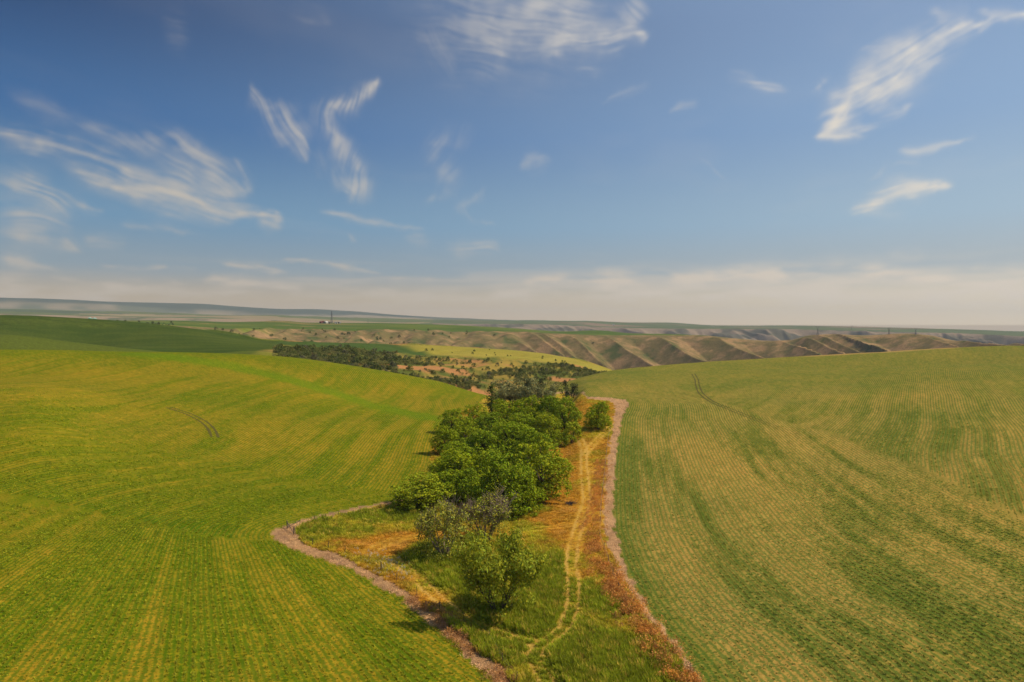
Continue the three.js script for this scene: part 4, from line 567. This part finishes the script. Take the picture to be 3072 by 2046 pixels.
const barkMat = new THREE.MeshStandardMaterial({ color: new THREE.Color().setRGB(.075, .055, .04), roughness: 0.95 });
const greyBark = new THREE.MeshStandardMaterial({ color: new THREE.Color().setRGB(.24, .18, .13), roughness: 0.95 });
const darkBark = new THREE.MeshStandardMaterial({ color: new THREE.Color().setRGB(.05, .042, .038), roughness: 0.95 });
const leaves = (r, g, b, t = 0.26) => { const m = leafMat(t); m.vertexColors = true; m.color.setRGB(r, g, b); return m; };
const GREENS = [leaves(.255, .335, .014), leaves(.285, .355, .014), leaves(.22, .30, .014), leaves(.30, .355, .016)];
const GREY_GREEN = leaves(.27, .275, .11), DARK_GREEN = leaves(.095, .145, .024), SPARSE = leaves(.34, .35, .05);
// broad crown 10 m wide and 11 m tall, leafed almost to the ground
function broadTree(seed, lobes) {
  const rnd = rng(seed), out = { p: [], c: [] }, wood = [], g = new THREE.Group(), V = (x, y, z) => new THREE.Vector3(x, y, z);
  const L = [[0, 7.6, 0, 2.9], [0, 4.6, 0, 3.5]];
  for (let i = 0; i < 6; i++) { const a = i * 1.047 + rnd() * 0.6; L.push([Math.cos(a) * 2.9, 1.7 + rnd() * 1.1, Math.sin(a) * 2.9, 1.6 + 0.5 * rnd()]); }
  for (let i = 0; i < lobes; i++) { const a = (i / lobes) * 6.283 * 1.62 + rnd(), y = mix(2.0, 9.2, (i + rnd()) / lobes), R = Math.sin(Math.PI * Math.min(1, Math.pow((y + 0.6) / 11.6, 0.9))) * 3.5 * (0.75 + 0.4 * rnd()); L.push([Math.cos(a) * R, y, Math.sin(a) * R, 1.35 + 0.85 * rnd()]); }
  for (const [x, y, z, r] of L) {
    const n = Math.round(15 * r * r / 2.2);
    for (let i = 0; i < n; i++) {
      const a = rnd() * 6.283, e = rnd() * 1.75 - 0.75, h = Math.sqrt(Math.max(0, 1 - Math.min(1, e * e))), ee = Math.min(1, e), cr = 0.40 + 0.32 * rnd();
      const px = x + Math.cos(a) * h * r * 0.88, py = y + ee * r * 0.88, pz = z + Math.sin(a) * h * r * 0.88; if (py < 0.25) continue;
      leafCloud(out, rnd, px, py, pz, cr, cr * 0.8, cr, 15, 0.205, [0, 5, 0], 0.82 + 0.36 * rnd());
    }
  }
  const trunkTop = V(0.3, 2.4, 0.1); limb(wood, V(0, -0.3, 0), trunkTop, 0.38, 0.28, 8);
  for (const [x, y, z] of L.slice(2)) { const mid = V(x * 0.4, mix(2.4, y, 0.55), z * 0.4); limb(wood, trunkTop, mid, 0.17, 0.11); limb(wood, mid, V(x, y, z), 0.11, 0.05); }
  const tr = new THREE.Mesh(woodGeo(wood), barkMat); tr.name = 'trunk'; const cr = new THREE.Mesh(leafGeo(out), GREENS[0]); cr.name = 'crown'; for (const m of [tr, cr]) m.castShadow = m.receiveShadow = true;
  g.add(tr, cr); return g;
}
const broad = [101, 202, 303, 404, 505, 606, 707].map((s, i) => broadTree(s, 13 + (i % 3) * 2));
let turnRnd = rng(40);
function plant(proto, name, [x, z, h, w, label], size, mat, category = 'tree', group) {
  const o = proto.clone(); addTop(o, name); o.position.set(x, heightAt(x, z) - 0.1, z); o.scale.set(w / size[0], h / size[1], w / size[0]); o.rotation.y = turnRnd() * 6.283;
  if (mat) o.traverse((c) => { if (c.name === 'crown') c.material = mat; });
  return tag(o, label, category, group);
}
GEO.grove.forEach((t, i) => plant(broad[(i * 3) % 7], 'broadleaf_tree', t, [8.5, 10.8], GREENS[[0, 1, 2, 1, 0, 3, 2][(i * 5) % 7]], 'tree', 'green trees of the grove'));
plant(broad[4], 'broadleaf_tree', GEO.lone, [9.4, 11], GREENS[1], 'tree');
function bushShape(seed) {
  const rnd = rng(seed), out = { p: [], c: [] }, wood = [], g = new THREE.Group();
  for (let i = 0; i < 42; i++) { const a = rnd() * 6.283, y = rnd() ** 0.8, R = Math.sqrt(Math.max(0, 1 - (y * 0.95) ** 2)) * 0.8; leafCloud(out, rnd, Math.cos(a) * R * 2.1, 0.4 + y * 3.0, Math.sin(a) * R * 2.1, 0.55, 0.5, 0.55, 18, 0.2, [0, 1.5, 0], 0.85 + 0.3 * rnd()); }
  for (let i = 0; i < 6; i++) { const a = rnd() * 6.283; limb(wood, new THREE.Vector3(0, -0.1, 0), new THREE.Vector3(Math.cos(a) * 1.3, 2.2, Math.sin(a) * 1.3), 0.08, 0.03); }
  const tr = new THREE.Mesh(woodGeo(wood), barkMat); tr.name = 'stem'; const cr = new THREE.Mesh(leafGeo(out), GREENS[1]); cr.name = 'crown'; for (const m of [tr, cr]) m.castShadow = m.receiveShadow = true; g.add(tr, cr); return g;
}
const bush = [bushShape(11), bushShape(12), bushShape(13)];
GEO.bushes.forEach((t, i) => plant(bush[i % 3], 'bush', t, [4.6, 3.9], GREENS[[3, 1, 0, 0, 2][i]], 'bush'));
// open, airy trees: branching wood with leaf clumps at some of the tips
function openTree(seed, o) {
  const rnd = rng(seed), wood = [], tips = [], out = { p: [], c: [] }, g = new THREE.Group();
  for (let i = 0; i < o.stems; i++) { const a = (i / o.stems) * 6.283 + rnd() * 0.8, d = new THREE.Vector3(Math.cos(a) * o.lean, 1, Math.sin(a) * o.lean).normalize(); branch(wood, tips, rnd, new THREE.Vector3(Math.cos(a) * 0.2, -0.2, Math.sin(a) * 0.2), d, o.len * (0.8 + 0.4 * rnd()), o.rad, o.depth, o.spread, o.min ?? 0.012); }
  const rs = tips.map((t) => Math.hypot(t.x, t.z)).sort((a, b) => a - b), hs = tips.map((t) => t.y).sort((a, b) => a - b), x0 = rs[Math.floor(rs.length * 0.9)], y1 = hs[Math.floor(hs.length * 0.985)];
  for (let i = 0; i < (o.fill ?? 0); i++) { const a = rnd() * 6.283, y = rnd(), R = Math.sqrt(Math.max(0, 1 - (y * 1.5 - 0.5) ** 2)) * (0.55 + 0.45 * rnd()); leafCloud(out, rnd, Math.cos(a) * R * x0, y1 * (0.08 + 0.85 * y), Math.sin(a) * R * x0, o.clump, o.clump * 0.9, o.clump, o.n, o.leaf, [0, y1 / 2, 0], 0.75 + 0.5 * rnd()); }
  for (const t of tips) { for (let q = 0; q < (o.twigs ?? 0); q++) { const d = new THREE.Vector3((rnd() - 0.5) * 1.6, rnd() * 1.1 - 0.15, (rnd() - 0.5) * 1.6); limb(wood, t, t.clone().addScaledVector(d, 0.9), 0.02, 0.012, 3); }
    const bare = o.bareTop && t.y > y1 * mix(0.42, 0.85, rnd()); if (bare || rnd() > o.leafy || t.y < o.low) continue; leafCloud(out, rnd, t.x, t.y, t.z, o.clump, o.clump * 0.8, o.clump, o.n, o.leaf, [0, y1 / 2, 0], 0.8 + 0.4 * rnd()); }
  const tr = new THREE.Mesh(woodGeo(wood), o.bark); tr.name = 'trunk'; const cr = new THREE.Mesh(leafGeo(out), o.mat); cr.name = 'crown'; for (const m of [tr, cr]) m.castShadow = m.receiveShadow = true; g.add(tr, cr); g.userData.size = [x0 * 2 * 0.92, y1]; return g;
}
function place(proto, name, spec, turn, category = 'tree', group) { const size = proto.userData.size; proto.userData = {}; const o = plant(proto, name, spec, size, null, category, group); o.rotation.y = turn; proto.userData.size = size; return o; }
const oliveShape = openTree(21, { stems: 5, lean: 0.55, len: 3.2, rad: 0.16, depth: 2, spread: 0.8, leafy: 1, low: 1.0, clump: 0.9, n: 34, leaf: 0.2, bark: darkBark, mat: GREY_GREEN });
GEO.olives.forEach((t, i) => place(oliveShape, 'olive_tree', t, i * 1.7 + 0.4, 'tree', 'grey green trees behind the grove'));
const snagShape = openTree(33, { stems: 3, lean: 0.4, len: 3.4, rad: 0.17, depth: 3, spread: 0.75, leafy: 0.3, low: 1.5, clump: 0.55, n: 11, leaf: 0.2, bark: darkBark, mat: leaves(.085, .10, .04) });
GEO.snags.forEach((t, i) => place(snagShape, 'half_bare_tree', t, i * 2.1));
place(openTree(57, { stems: 7, lean: 0.62, len: 3.3, rad: 0.19, depth: 3, spread: 0.8, leafy: 0.85, low: 1.2, clump: 0.5, n: 9, leaf: 0.15, min: 0.02, bareTop: true, twigs: 0, fill: 260, bark: greyBark, mat: SPARSE }), 'half_bare_tree', GEO.bare[0], 0.5);
place(openTree(58, { stems: 9, lean: 0.5, len: 3.2, rad: 0.13, depth: 3, spread: 0.8, leafy: 0.3, low: 1.0, clump: 0.45, n: 8, leaf: 0.15, min: 0.022, twigs: 1, fill: 120, bark: new THREE.MeshStandardMaterial({ color: new THREE.Color().setRGB(.25, .18, .14), roughness: .95 }), mat: SPARSE }), 'bare_tree', GEO.bare[1], 2.2);
place(openTree(64, { stems: 9, lean: 0.6, len: 3.4, rad: 0.11, depth: 3, spread: 0.8, leafy: 1, low: 0.3, clump: 0.62, n: 15, leaf: 0.16, fill: 80, bark: barkMat, mat: leaves(.33, .37, .03, .4) }), 'large_bush', GEO.front, 1.1, 'bush');
place(openTree(71, { stems: 2, lean: 0.15, len: 1.6, rad: 0.05, depth: 2, spread: 0.5, leafy: 0.8, low: 0.6, clump: 0.4, n: 10, leaf: 0.14, bark: barkMat, mat: SPARSE }), 'sapling', GEO.sapling, 0);
{
  const rnd = rng(81), out = { p: [], c: [] }, wood = [], g = new THREE.Group();
  for (let i = 0; i < 46; i++) { const y = 1.2 + i * 0.225, R = 1.15 * Math.sin(Math.PI * Math.min(1, (y + 0.6) / 13)) * (0.6 + 0.5 * rnd()), a = rnd() * 6.283; leafCloud(out, rnd, Math.cos(a) * R * 0.6, y, Math.sin(a) * R * 0.6, 0.7 * R + 0.2, 0.7, 0.7 * R + 0.2, 24, 0.2, [0, 6, 0], 0.9); }
  limb(wood, new THREE.Vector3(0, -0.2, 0), new THREE.Vector3(0, 11, 0), 0.22, 0.03, 6);
  const tr = new THREE.Mesh(woodGeo(wood), darkBark); tr.name = 'trunk'; const cr = new THREE.Mesh(leafGeo(out), DARK_GREEN); cr.name = 'crown'; g.add(tr, cr); for (const m of g.children) m.castShadow = m.receiveShadow = true;
  plant(g, 'poplar_tree', GEO.poplar, [2.4, 12], null, 'tree');
}

// ---------------------------------------------------------------- shrubs and trees of the ravine: each its own, too small to show stems
{
  const shapes = [1, 2, 3, 4].map((s) => { const rnd = rng(s * 17), out = { p: [], c: [] }; for (let i = 0; i < 15; i++) { const a = rnd() * 6.283, y = rnd(), R = Math.sqrt(1 - (y * 0.9) ** 2) * 0.36; leafCloud(out, rnd, Math.cos(a) * R, 0.16 + y * 0.66, Math.sin(a) * R, 0.17, 0.16, 0.17, 15, 0.085, [0, 0.4, 0], 0.8 + 0.4 * rnd()); } return leafGeo(out); });
  const mats = [leaves(.10, .13, .030), leaves(.14, .165, .036), leaves(.165, .165, .08), leaves(.21, .235, .04)];
  const rnd = rng(314), R = new Float64Array(NC), Y = new Float64Array(NC);
  const seen = (x, y, z) => { const r = Math.hypot(x, z); for (let i = 1; i < 24; i++) { const f = 0.3 + 0.69 * i / 24, yy = mix(40, y, f); if (heightAt(x * f, z * f) > yy + 0.2) return false; } return true; };
  function grow(name, n, pxa, pxb, k0, t0, t1, size, keep, label, category, group, pick) {
    let made = 0, tries = 0;
    while (made < n && tries++ < n * 60) {
      const u = (mix(pxa, pxb, rnd()) - 1536) / 2052, az = Math.atan(u) / DEG; profile(az, R, Y);
      const kt = mix(k0 + t0, k0 + t1, rnd()), k = Math.floor(kt), r = R[k] + (R[k + 1] - R[k]) * (kt - k), x = r * Math.sin(az * DEG), z = -r * Math.cos(az * DEG), px = 1536 + 2052 * u;
      if (!keep(px, kt, x, z)) continue;
      const y = heightAt(x, z), s = size[0] + (size[1] - size[0]) * rnd() ** 1.6; if (!seen(x, y + s * 0.8, z)) continue;
      const m = new THREE.Mesh(shapes[Math.floor(rnd() * 4)], mats[pick(rnd())]); m.position.set(x, y - 0.1, z); m.scale.set(s * (0.85 + 0.4 * rnd()), s * (0.8 + 0.35 * rnd()), s * (0.85 + 0.4 * rnd())); m.rotation.y = rnd() * 6.28; m.castShadow = m.receiveShadow = true;
      const lab = typeof label === 'function' ? label(px, kt, s) : label; tag(addTop(m, name), lab, category, group); made++;
    }
  }
  grow('thicket_tree', 290, 835, 1200, 6, 0.7, 2.42, [2.6, 8], (px, kt, x, z) => vnoise(x / 14, z / 14) > 0.3 && kt < mix(8.42, 8.15, (px - 835) / 365) - 0.55 * sstep(900, 825, px + (vnoise(x / 9, z / 9) - 0.5) * 60) && (px < 1060 || rnd() < 0.6), (px, kt) => 'dark tree of the thicket beyond the left crop field, ' + (px < 960 ? 'left third' : px < 1080 ? 'middle' : 'right end') + (kt > 7.8 ? ', along the top' : ', lower down'), 'tree', 'trees of the dark thicket', (q) => (q < 0.5 ? 0 : q < 0.85 ? 1 : 2));
  grow('shrub', 290, 1180, 1850, 7, -0.1, 1.02, [2.2, 5.5], (px, kt, x, z) => rnd() < 0.12 + 1.3 * sstep(0.47, 0.62, fbm(x / 45 + 3, z / 45, 3)) * sstep(8.1, 7.4, kt), (px, kt) => 'dark shrub on the ravine slope behind the grove, ' + (kt > 7.7 ? 'high up' : kt > 7.3 ? 'halfway up' : 'low down') + (px < 1380 ? ', left part' : px < 1620 ? ', middle part' : ', right part'), 'shrub', 'shrubs on the ravine slope', (q) => (q < 0.4 ? 0 : q < 0.75 ? 1 : q < 0.9 ? 2 : 3));
  {   // low brush between the shrubs, too dense to count
    const at = [], R2 = rng(555);
    while (at.length < 6500) { const u = (mix(820, 1850, R2()) - 1536) / 2052, az = Math.atan(u) / DEG; profile(az, R, Y); const kt = mix(6.75, 8.35, R2()), k = Math.floor(kt), r = R[k] + (R[k + 1] - R[k]) * (kt - k), x = r * Math.sin(az * DEG), z = -r * Math.cos(az * DEG), px = 1536 + 2052 * u;
      const want = px < 1190 ? 0.8 * sstep(8.4, 8.2, kt + 0.5 * sstep(900, 825, px)) * sstep(0.25, 0.5, vnoise(x / 12, z / 12)) : 0.85 * sstep(0.40, 0.60, fbm(x / 45 + 3, z / 45, 3)) * sstep(8.2, 7.3, kt); if (R2() > want) continue;
      const c = lerp3([.15, .18, .035], [.33, .30, .09], R2()); at.push([x, z, mix(1.0, 3.4, R2() ** 1.7), R2() * 6.28, c]); }
    scatter('ravine_brush', 'low dark brush covering the ravine slope between the single shrubs', shapes[0].clone().deleteAttribute('color'), leafMat(), at, 'brush');
  }
  grow('pasture_shrub', 16, 1260, 1720, 8, 0.35, 0.85, [1.8, 4], () => true, 'tiny dark shrub on the golden grazed flat above the ravine', 'shrub', 'shrubs on the golden flat', () => 0);
  grow('ridge_shrub', 60, 620, 1850, 11, 0.1, 0.85, [4, 9], (px, kt, x, z) => fbm(x / 110 + 13, z / 110, 3) > 0.52, (px, kt) => 'dark shrub in a hollow of the canyon ridges, ' + (px < 1000 ? 'below the radio mast' : px < 1400 ? 'behind the golden flat' : 'on the long spurs to the right'), 'shrub', 'shrubs on the canyon ridges', (q) => (q < 0.6 ? 0 : 1));
  grow('hilltop_tree', 22, 330, 520, 11, 0.6, 1.0, [4, 8], () => true, 'dark tree in the row behind the dark green hill on the left', 'tree', 'trees behind the dark green hill', () => 0);
}

// ---------------------------------------------------------------- fences
const postMat = new THREE.MeshStandardMaterial({ color: new THREE.Color().setRGB(.06, .045, .035), roughness: 0.9 }), woodPost = new THREE.MeshStandardMaterial({ color: new THREE.Color().setRGB(.10, .075, .055), roughness: 0.95 }), wireMat = new THREE.MeshStandardMaterial({ color: new THREE.Color().setRGB(.18, .17, .16), roughness: 0.5, metalness: 0.7 });
function fence(posts, label, thick, brace) {
  const g = new THREE.Group(); addTop(g, 'wire_fence'); const [ox, oz] = posts[0], oy = heightAt(ox, oz); g.position.set(ox, oy, oz); tag(g, label, 'fence');
  const tops = posts.map(([x, z], i) => {
    const big = thick.includes(i), y = heightAt(x, z), h = big ? 1.5 : 1.3, r = big ? 0.1 : 0.05, geo = mergeGeometries([new THREE.CylinderGeometry(r * 0.92, r, h + 0.4, big ? 9 : 6).translate(0, h / 2 - 0.2, 0), new THREE.ConeGeometry(r * 0.92, r * 0.7, big ? 9 : 6).translate(0, h + r * 0.35, 0)]);
    const m = new THREE.Mesh(geo, big ? woodPost : postMat); m.name = 'post'; m.position.set(x - ox, y - oy, z - oz); m.rotation.set((hash2(i, 3) - 0.5) * 0.12, 0, (hash2(i, 5) - 0.5) * 0.12); m.castShadow = m.receiveShadow = true; g.add(m);
    return new THREE.Vector3(x - ox, y - oy, z - oz);
  });
  for (const f of [0.35, 0.75, 1.15]) { const p = []; for (let i = 0; i < tops.length - 1; i++) { const a = tops[i].clone(), b = tops[i + 1].clone(); a.y += f; b.y += f; limb(p, a, b, 0.009, 0.009, 3); } const m = new THREE.Mesh(woodGeo(p), wireMat); m.name = 'wire'; g.add(m); }
  for (const [i, j] of brace) { const p = [], a = tops[i].clone(), b = tops[j].clone(); a.y += 1.1; b.y += 0.25; limb(p, a, b, 0.06, 0.06, 6); const m = new THREE.Mesh(woodGeo(p), woodPost); m.name = 'brace'; m.castShadow = true; g.add(m); }
}
fence(GEO.leftPosts, 'post and wire fence around the pointed left end of the meadow', [6, 7, 12], [[6, 7], [5, 6]]);
fence(GEO.rightPosts, 'post and wire fence along the bare strip beside the right crop field', [], []);

// ---------------------------------------------------------------- heap of dead brush
{
  const rnd = rng(9), p = []; for (let i = 0; i < 46; i++) { const a = rnd() * 6.283, r = rnd() * 1.2, x = Math.cos(a) * r, z = Math.sin(a) * r * 0.7, d = rnd() * 6.283, l = 0.5 + rnd(); limb(p, new THREE.Vector3(x, rnd() * 0.4, z), new THREE.Vector3(x + Math.cos(d) * l, 0.15 + rnd() * 0.7, z + Math.sin(d) * l), 0.05, 0.02, 4); }
  const m = new THREE.Mesh(woodGeo(p), darkBark), [x, z] = GEO.pile; addTop(m, 'brush_pile'); m.position.set(x, heightAt(x, z) + 0.02, z); m.castShadow = true; tag(m, 'small dark heap of dead branches on the dry orange grass left of the track', 'brush pile');
}

// ---------------------------------------------------------------- far things: masts, pylons and farm buildings, each standing on its own ground
{
  const steel = new THREE.MeshStandardMaterial({ color: new THREE.Color().setRGB(.16, .16, .17), roughness: 0.6, metalness: 0.4 });
  const V = (x, y, z) => new THREE.Vector3(x, y, z);
  function lattice(p, h, w0, w1, n, r) {   // four legs with cross bracing
    const c = [[1, 1], [1, -1], [-1, -1], [-1, 1]];
    for (let i = 0; i < n; i++) { const a = mix(w0, w1, i / n) / 2, b = mix(w0, w1, (i + 1) / n) / 2, y = (h * i) / n, z = (h * (i + 1)) / n; for (let k = 0; k < 4; k++) { const [x, q] = c[k], [x2, q2] = c[(k + 1) % 4]; limb(p, V(x * a, y, q * a), V(x * b, z, q * b), r, r, 4); limb(p, V(x * a, y, q * a), V(x2 * b, z, q2 * b), r * 0.6, r * 0.6, 3); } }
  }
  const stand = (o, name, x, z, label, category, group) => { addTop(o, name); o.position.set(x, heightAt(x, z) - 0.3, z); o.traverse((c) => { c.castShadow = c.receiveShadow = true; }); return tag(o, label, category, group); };
  const mesh = (p, name, mat, parent) => { const m = new THREE.Mesh(Array.isArray(p) ? woodGeo(p) : p, mat); m.name = name; parent.add(m); return m; };
  { const [x, z, h] = GEO.mast, o = new THREE.Group(), p = []; lattice(p, h, 5, 2.4, 12, 0.4); mesh(p, 'mast', steel, o); const q = []; limb(q, V(0, h, 0), V(0, h + 5, 0), 0.3, 0.12, 5); mesh(q, 'antenna', steel, o); stand(o, 'radio_mast', x, z, 'tall dark lattice radio mast beside the sheds on the green plateau', 'mast'); }
  const names = ['steel pylon on the green plateau edge, leftmost of the pylons', 'steel pylon on the brown canyon ridge left of the pair of pylons', 'left one of the two steel pylons standing close together on the ridge', 'right one of the two steel pylons standing close together on the ridge', 'small steel pylon farther back between the two groups of pylons'];
  GEO.pylons.forEach(([x, z, h], i) => { const o = new THREE.Group(), p = [], q = []; lattice(p, h * 0.72, h * 0.16, h * 0.06, 6, 0.22); limb(p, V(0, h * 0.7, 0), V(-h * 0.2, h, 0), 0.25, 0.2, 4); limb(p, V(0, h * 0.7, 0), V(h * 0.2, h, 0), 0.25, 0.2, 4); limb(q, V(-h * 0.36, h, 0), V(h * 0.36, h, 0), 0.25, 0.25, 4); limb(q, V(-h * 0.2, h * 0.86, 0), V(h * 0.2, h * 0.86, 0), 0.2, 0.2, 4); mesh(p, 'tower', steel, o); mesh(q, 'crossarm', steel, o); stand(o, 'pylon', x, z, names[i], 'pylon', 'pylons along the canyon'); });
  { const [x, z, h] = GEO.pole, o = new THREE.Group(), p = [], q = []; limb(p, V(0, 0, 0), V(0, h, 0), 0.5, 0.3, 6); limb(q, V(-3, h * 0.86, 0), V(3, h * 0.86, 0), 0.25, 0.25, 4); mesh(p, 'post', steel, o); mesh(q, 'crossarm', steel, o); stand(o, 'utility_pole', x, z, 'lone dark utility pole on the plateau to the right of the radio mast', 'pole'); }
  function shed(w, d, h, wall, roof, name, x, z, label, turn) {
    const o = new THREE.Group(), s = new THREE.Shape([new THREE.Vector2(-w / 2, 0), new THREE.Vector2(w / 2, 0), new THREE.Vector2(w / 2, h), new THREE.Vector2(0, h * 1.45), new THREE.Vector2(-w / 2, h)]);
    mesh(new THREE.ExtrudeGeometry(s, { depth: d, bevelEnabled: false }).translate(0, 0, -d / 2), 'wall', new THREE.MeshStandardMaterial({ color: wall, roughness: 0.8 }), o);
    const a = Math.atan2(h * 0.45, w / 2), L = Math.hypot(w / 2, h * 0.45) + 0.6; const r = mergeGeometries([1, -1].map((q) => new THREE.BoxGeometry(L, 0.3, d + 1.2).translate(-L / 2 + 0.3, 0.2, 0).rotateZ(-a).translate(w / 2, h, 0).rotateY(q > 0 ? 0 : Math.PI)));
    mesh(r, 'roof', new THREE.MeshStandardMaterial({ color: roof, roughness: 0.6 }), o);
    mesh(new THREE.BoxGeometry(w * 0.4, h * 0.75, 0.3).translate(0, h * 0.375, d / 2 + 0.1), 'door', new THREE.MeshStandardMaterial({ color: 0x3a3634, roughness: 0.8 }), o);
    stand(o, name, x, z, label, 'building'); o.rotation.y = turn;
  }
  const S = GEO.sheds;
  shed(12, 16, 6, 0x8a3a2a, 0x9c6a55, 'farm_shed', ...S[0], 'red farm shed at the left end of the yard below the radio mast', 0.7);
  shed(9, 12, 5, 0xb8b2a8, 0xc8c4bc, 'farm_shed', ...S[1], 'pale grey farm shed right beside the red shed', -0.4);
  shed(7, 9, 4, 0x8a8276, 0x6a625c, 'farm_shed', ...S[2], 'small brown farm shed just left of the radio mast', 0.2);
  shed(8, 10, 4, 0xc9c5bd, 0xb4b0aa, 'farm_shed', ...S[3], 'whitish farm shed just right of the radio mast', 0.5);
  shed(6, 8, 4, 0x6c6a66, 0x8a8884, 'farm_shed', ...S[4], 'grey farm shed at the right end of the yard by the mast', -0.3);
  shed(14, 12, 7, 0xdad6ce, 0xcfcac2, 'farm_house', ...GEO.house, 'tiny white farm house far off on the hazy plateau beyond the canyon', 0.3);
  const binLabels = ['teal green grain bin, leftmost of the four behind the dark green hill', 'second teal green grain bin from the left behind the dark green hill', 'third teal green grain bin from the left behind the dark green hill', 'teal green grain bin, rightmost of the four behind the dark green hill'];
  GEO.bins.forEach(([x, z], i) => { const o = new THREE.Group(), h = 8 + (i % 2) * 2; mesh(new THREE.CylinderGeometry(4, 4, h, 20).translate(0, h / 2, 0), 'tank', new THREE.MeshStandardMaterial({ color: new THREE.Color().setRGB(.13, .36, .24), roughness: 0.5 }), o); mesh(new THREE.ConeGeometry(4.4, 2.4, 20).translate(0, h + 1.2, 0), 'roof', new THREE.MeshStandardMaterial({ color: new THREE.Color().setRGB(.35, .5, .42), roughness: 0.5 }), o); stand(o, 'grain_bin', x, z, binLabels[i], 'grain bin', 'teal grain bins'); });
}


renderer.render(scene, camera);
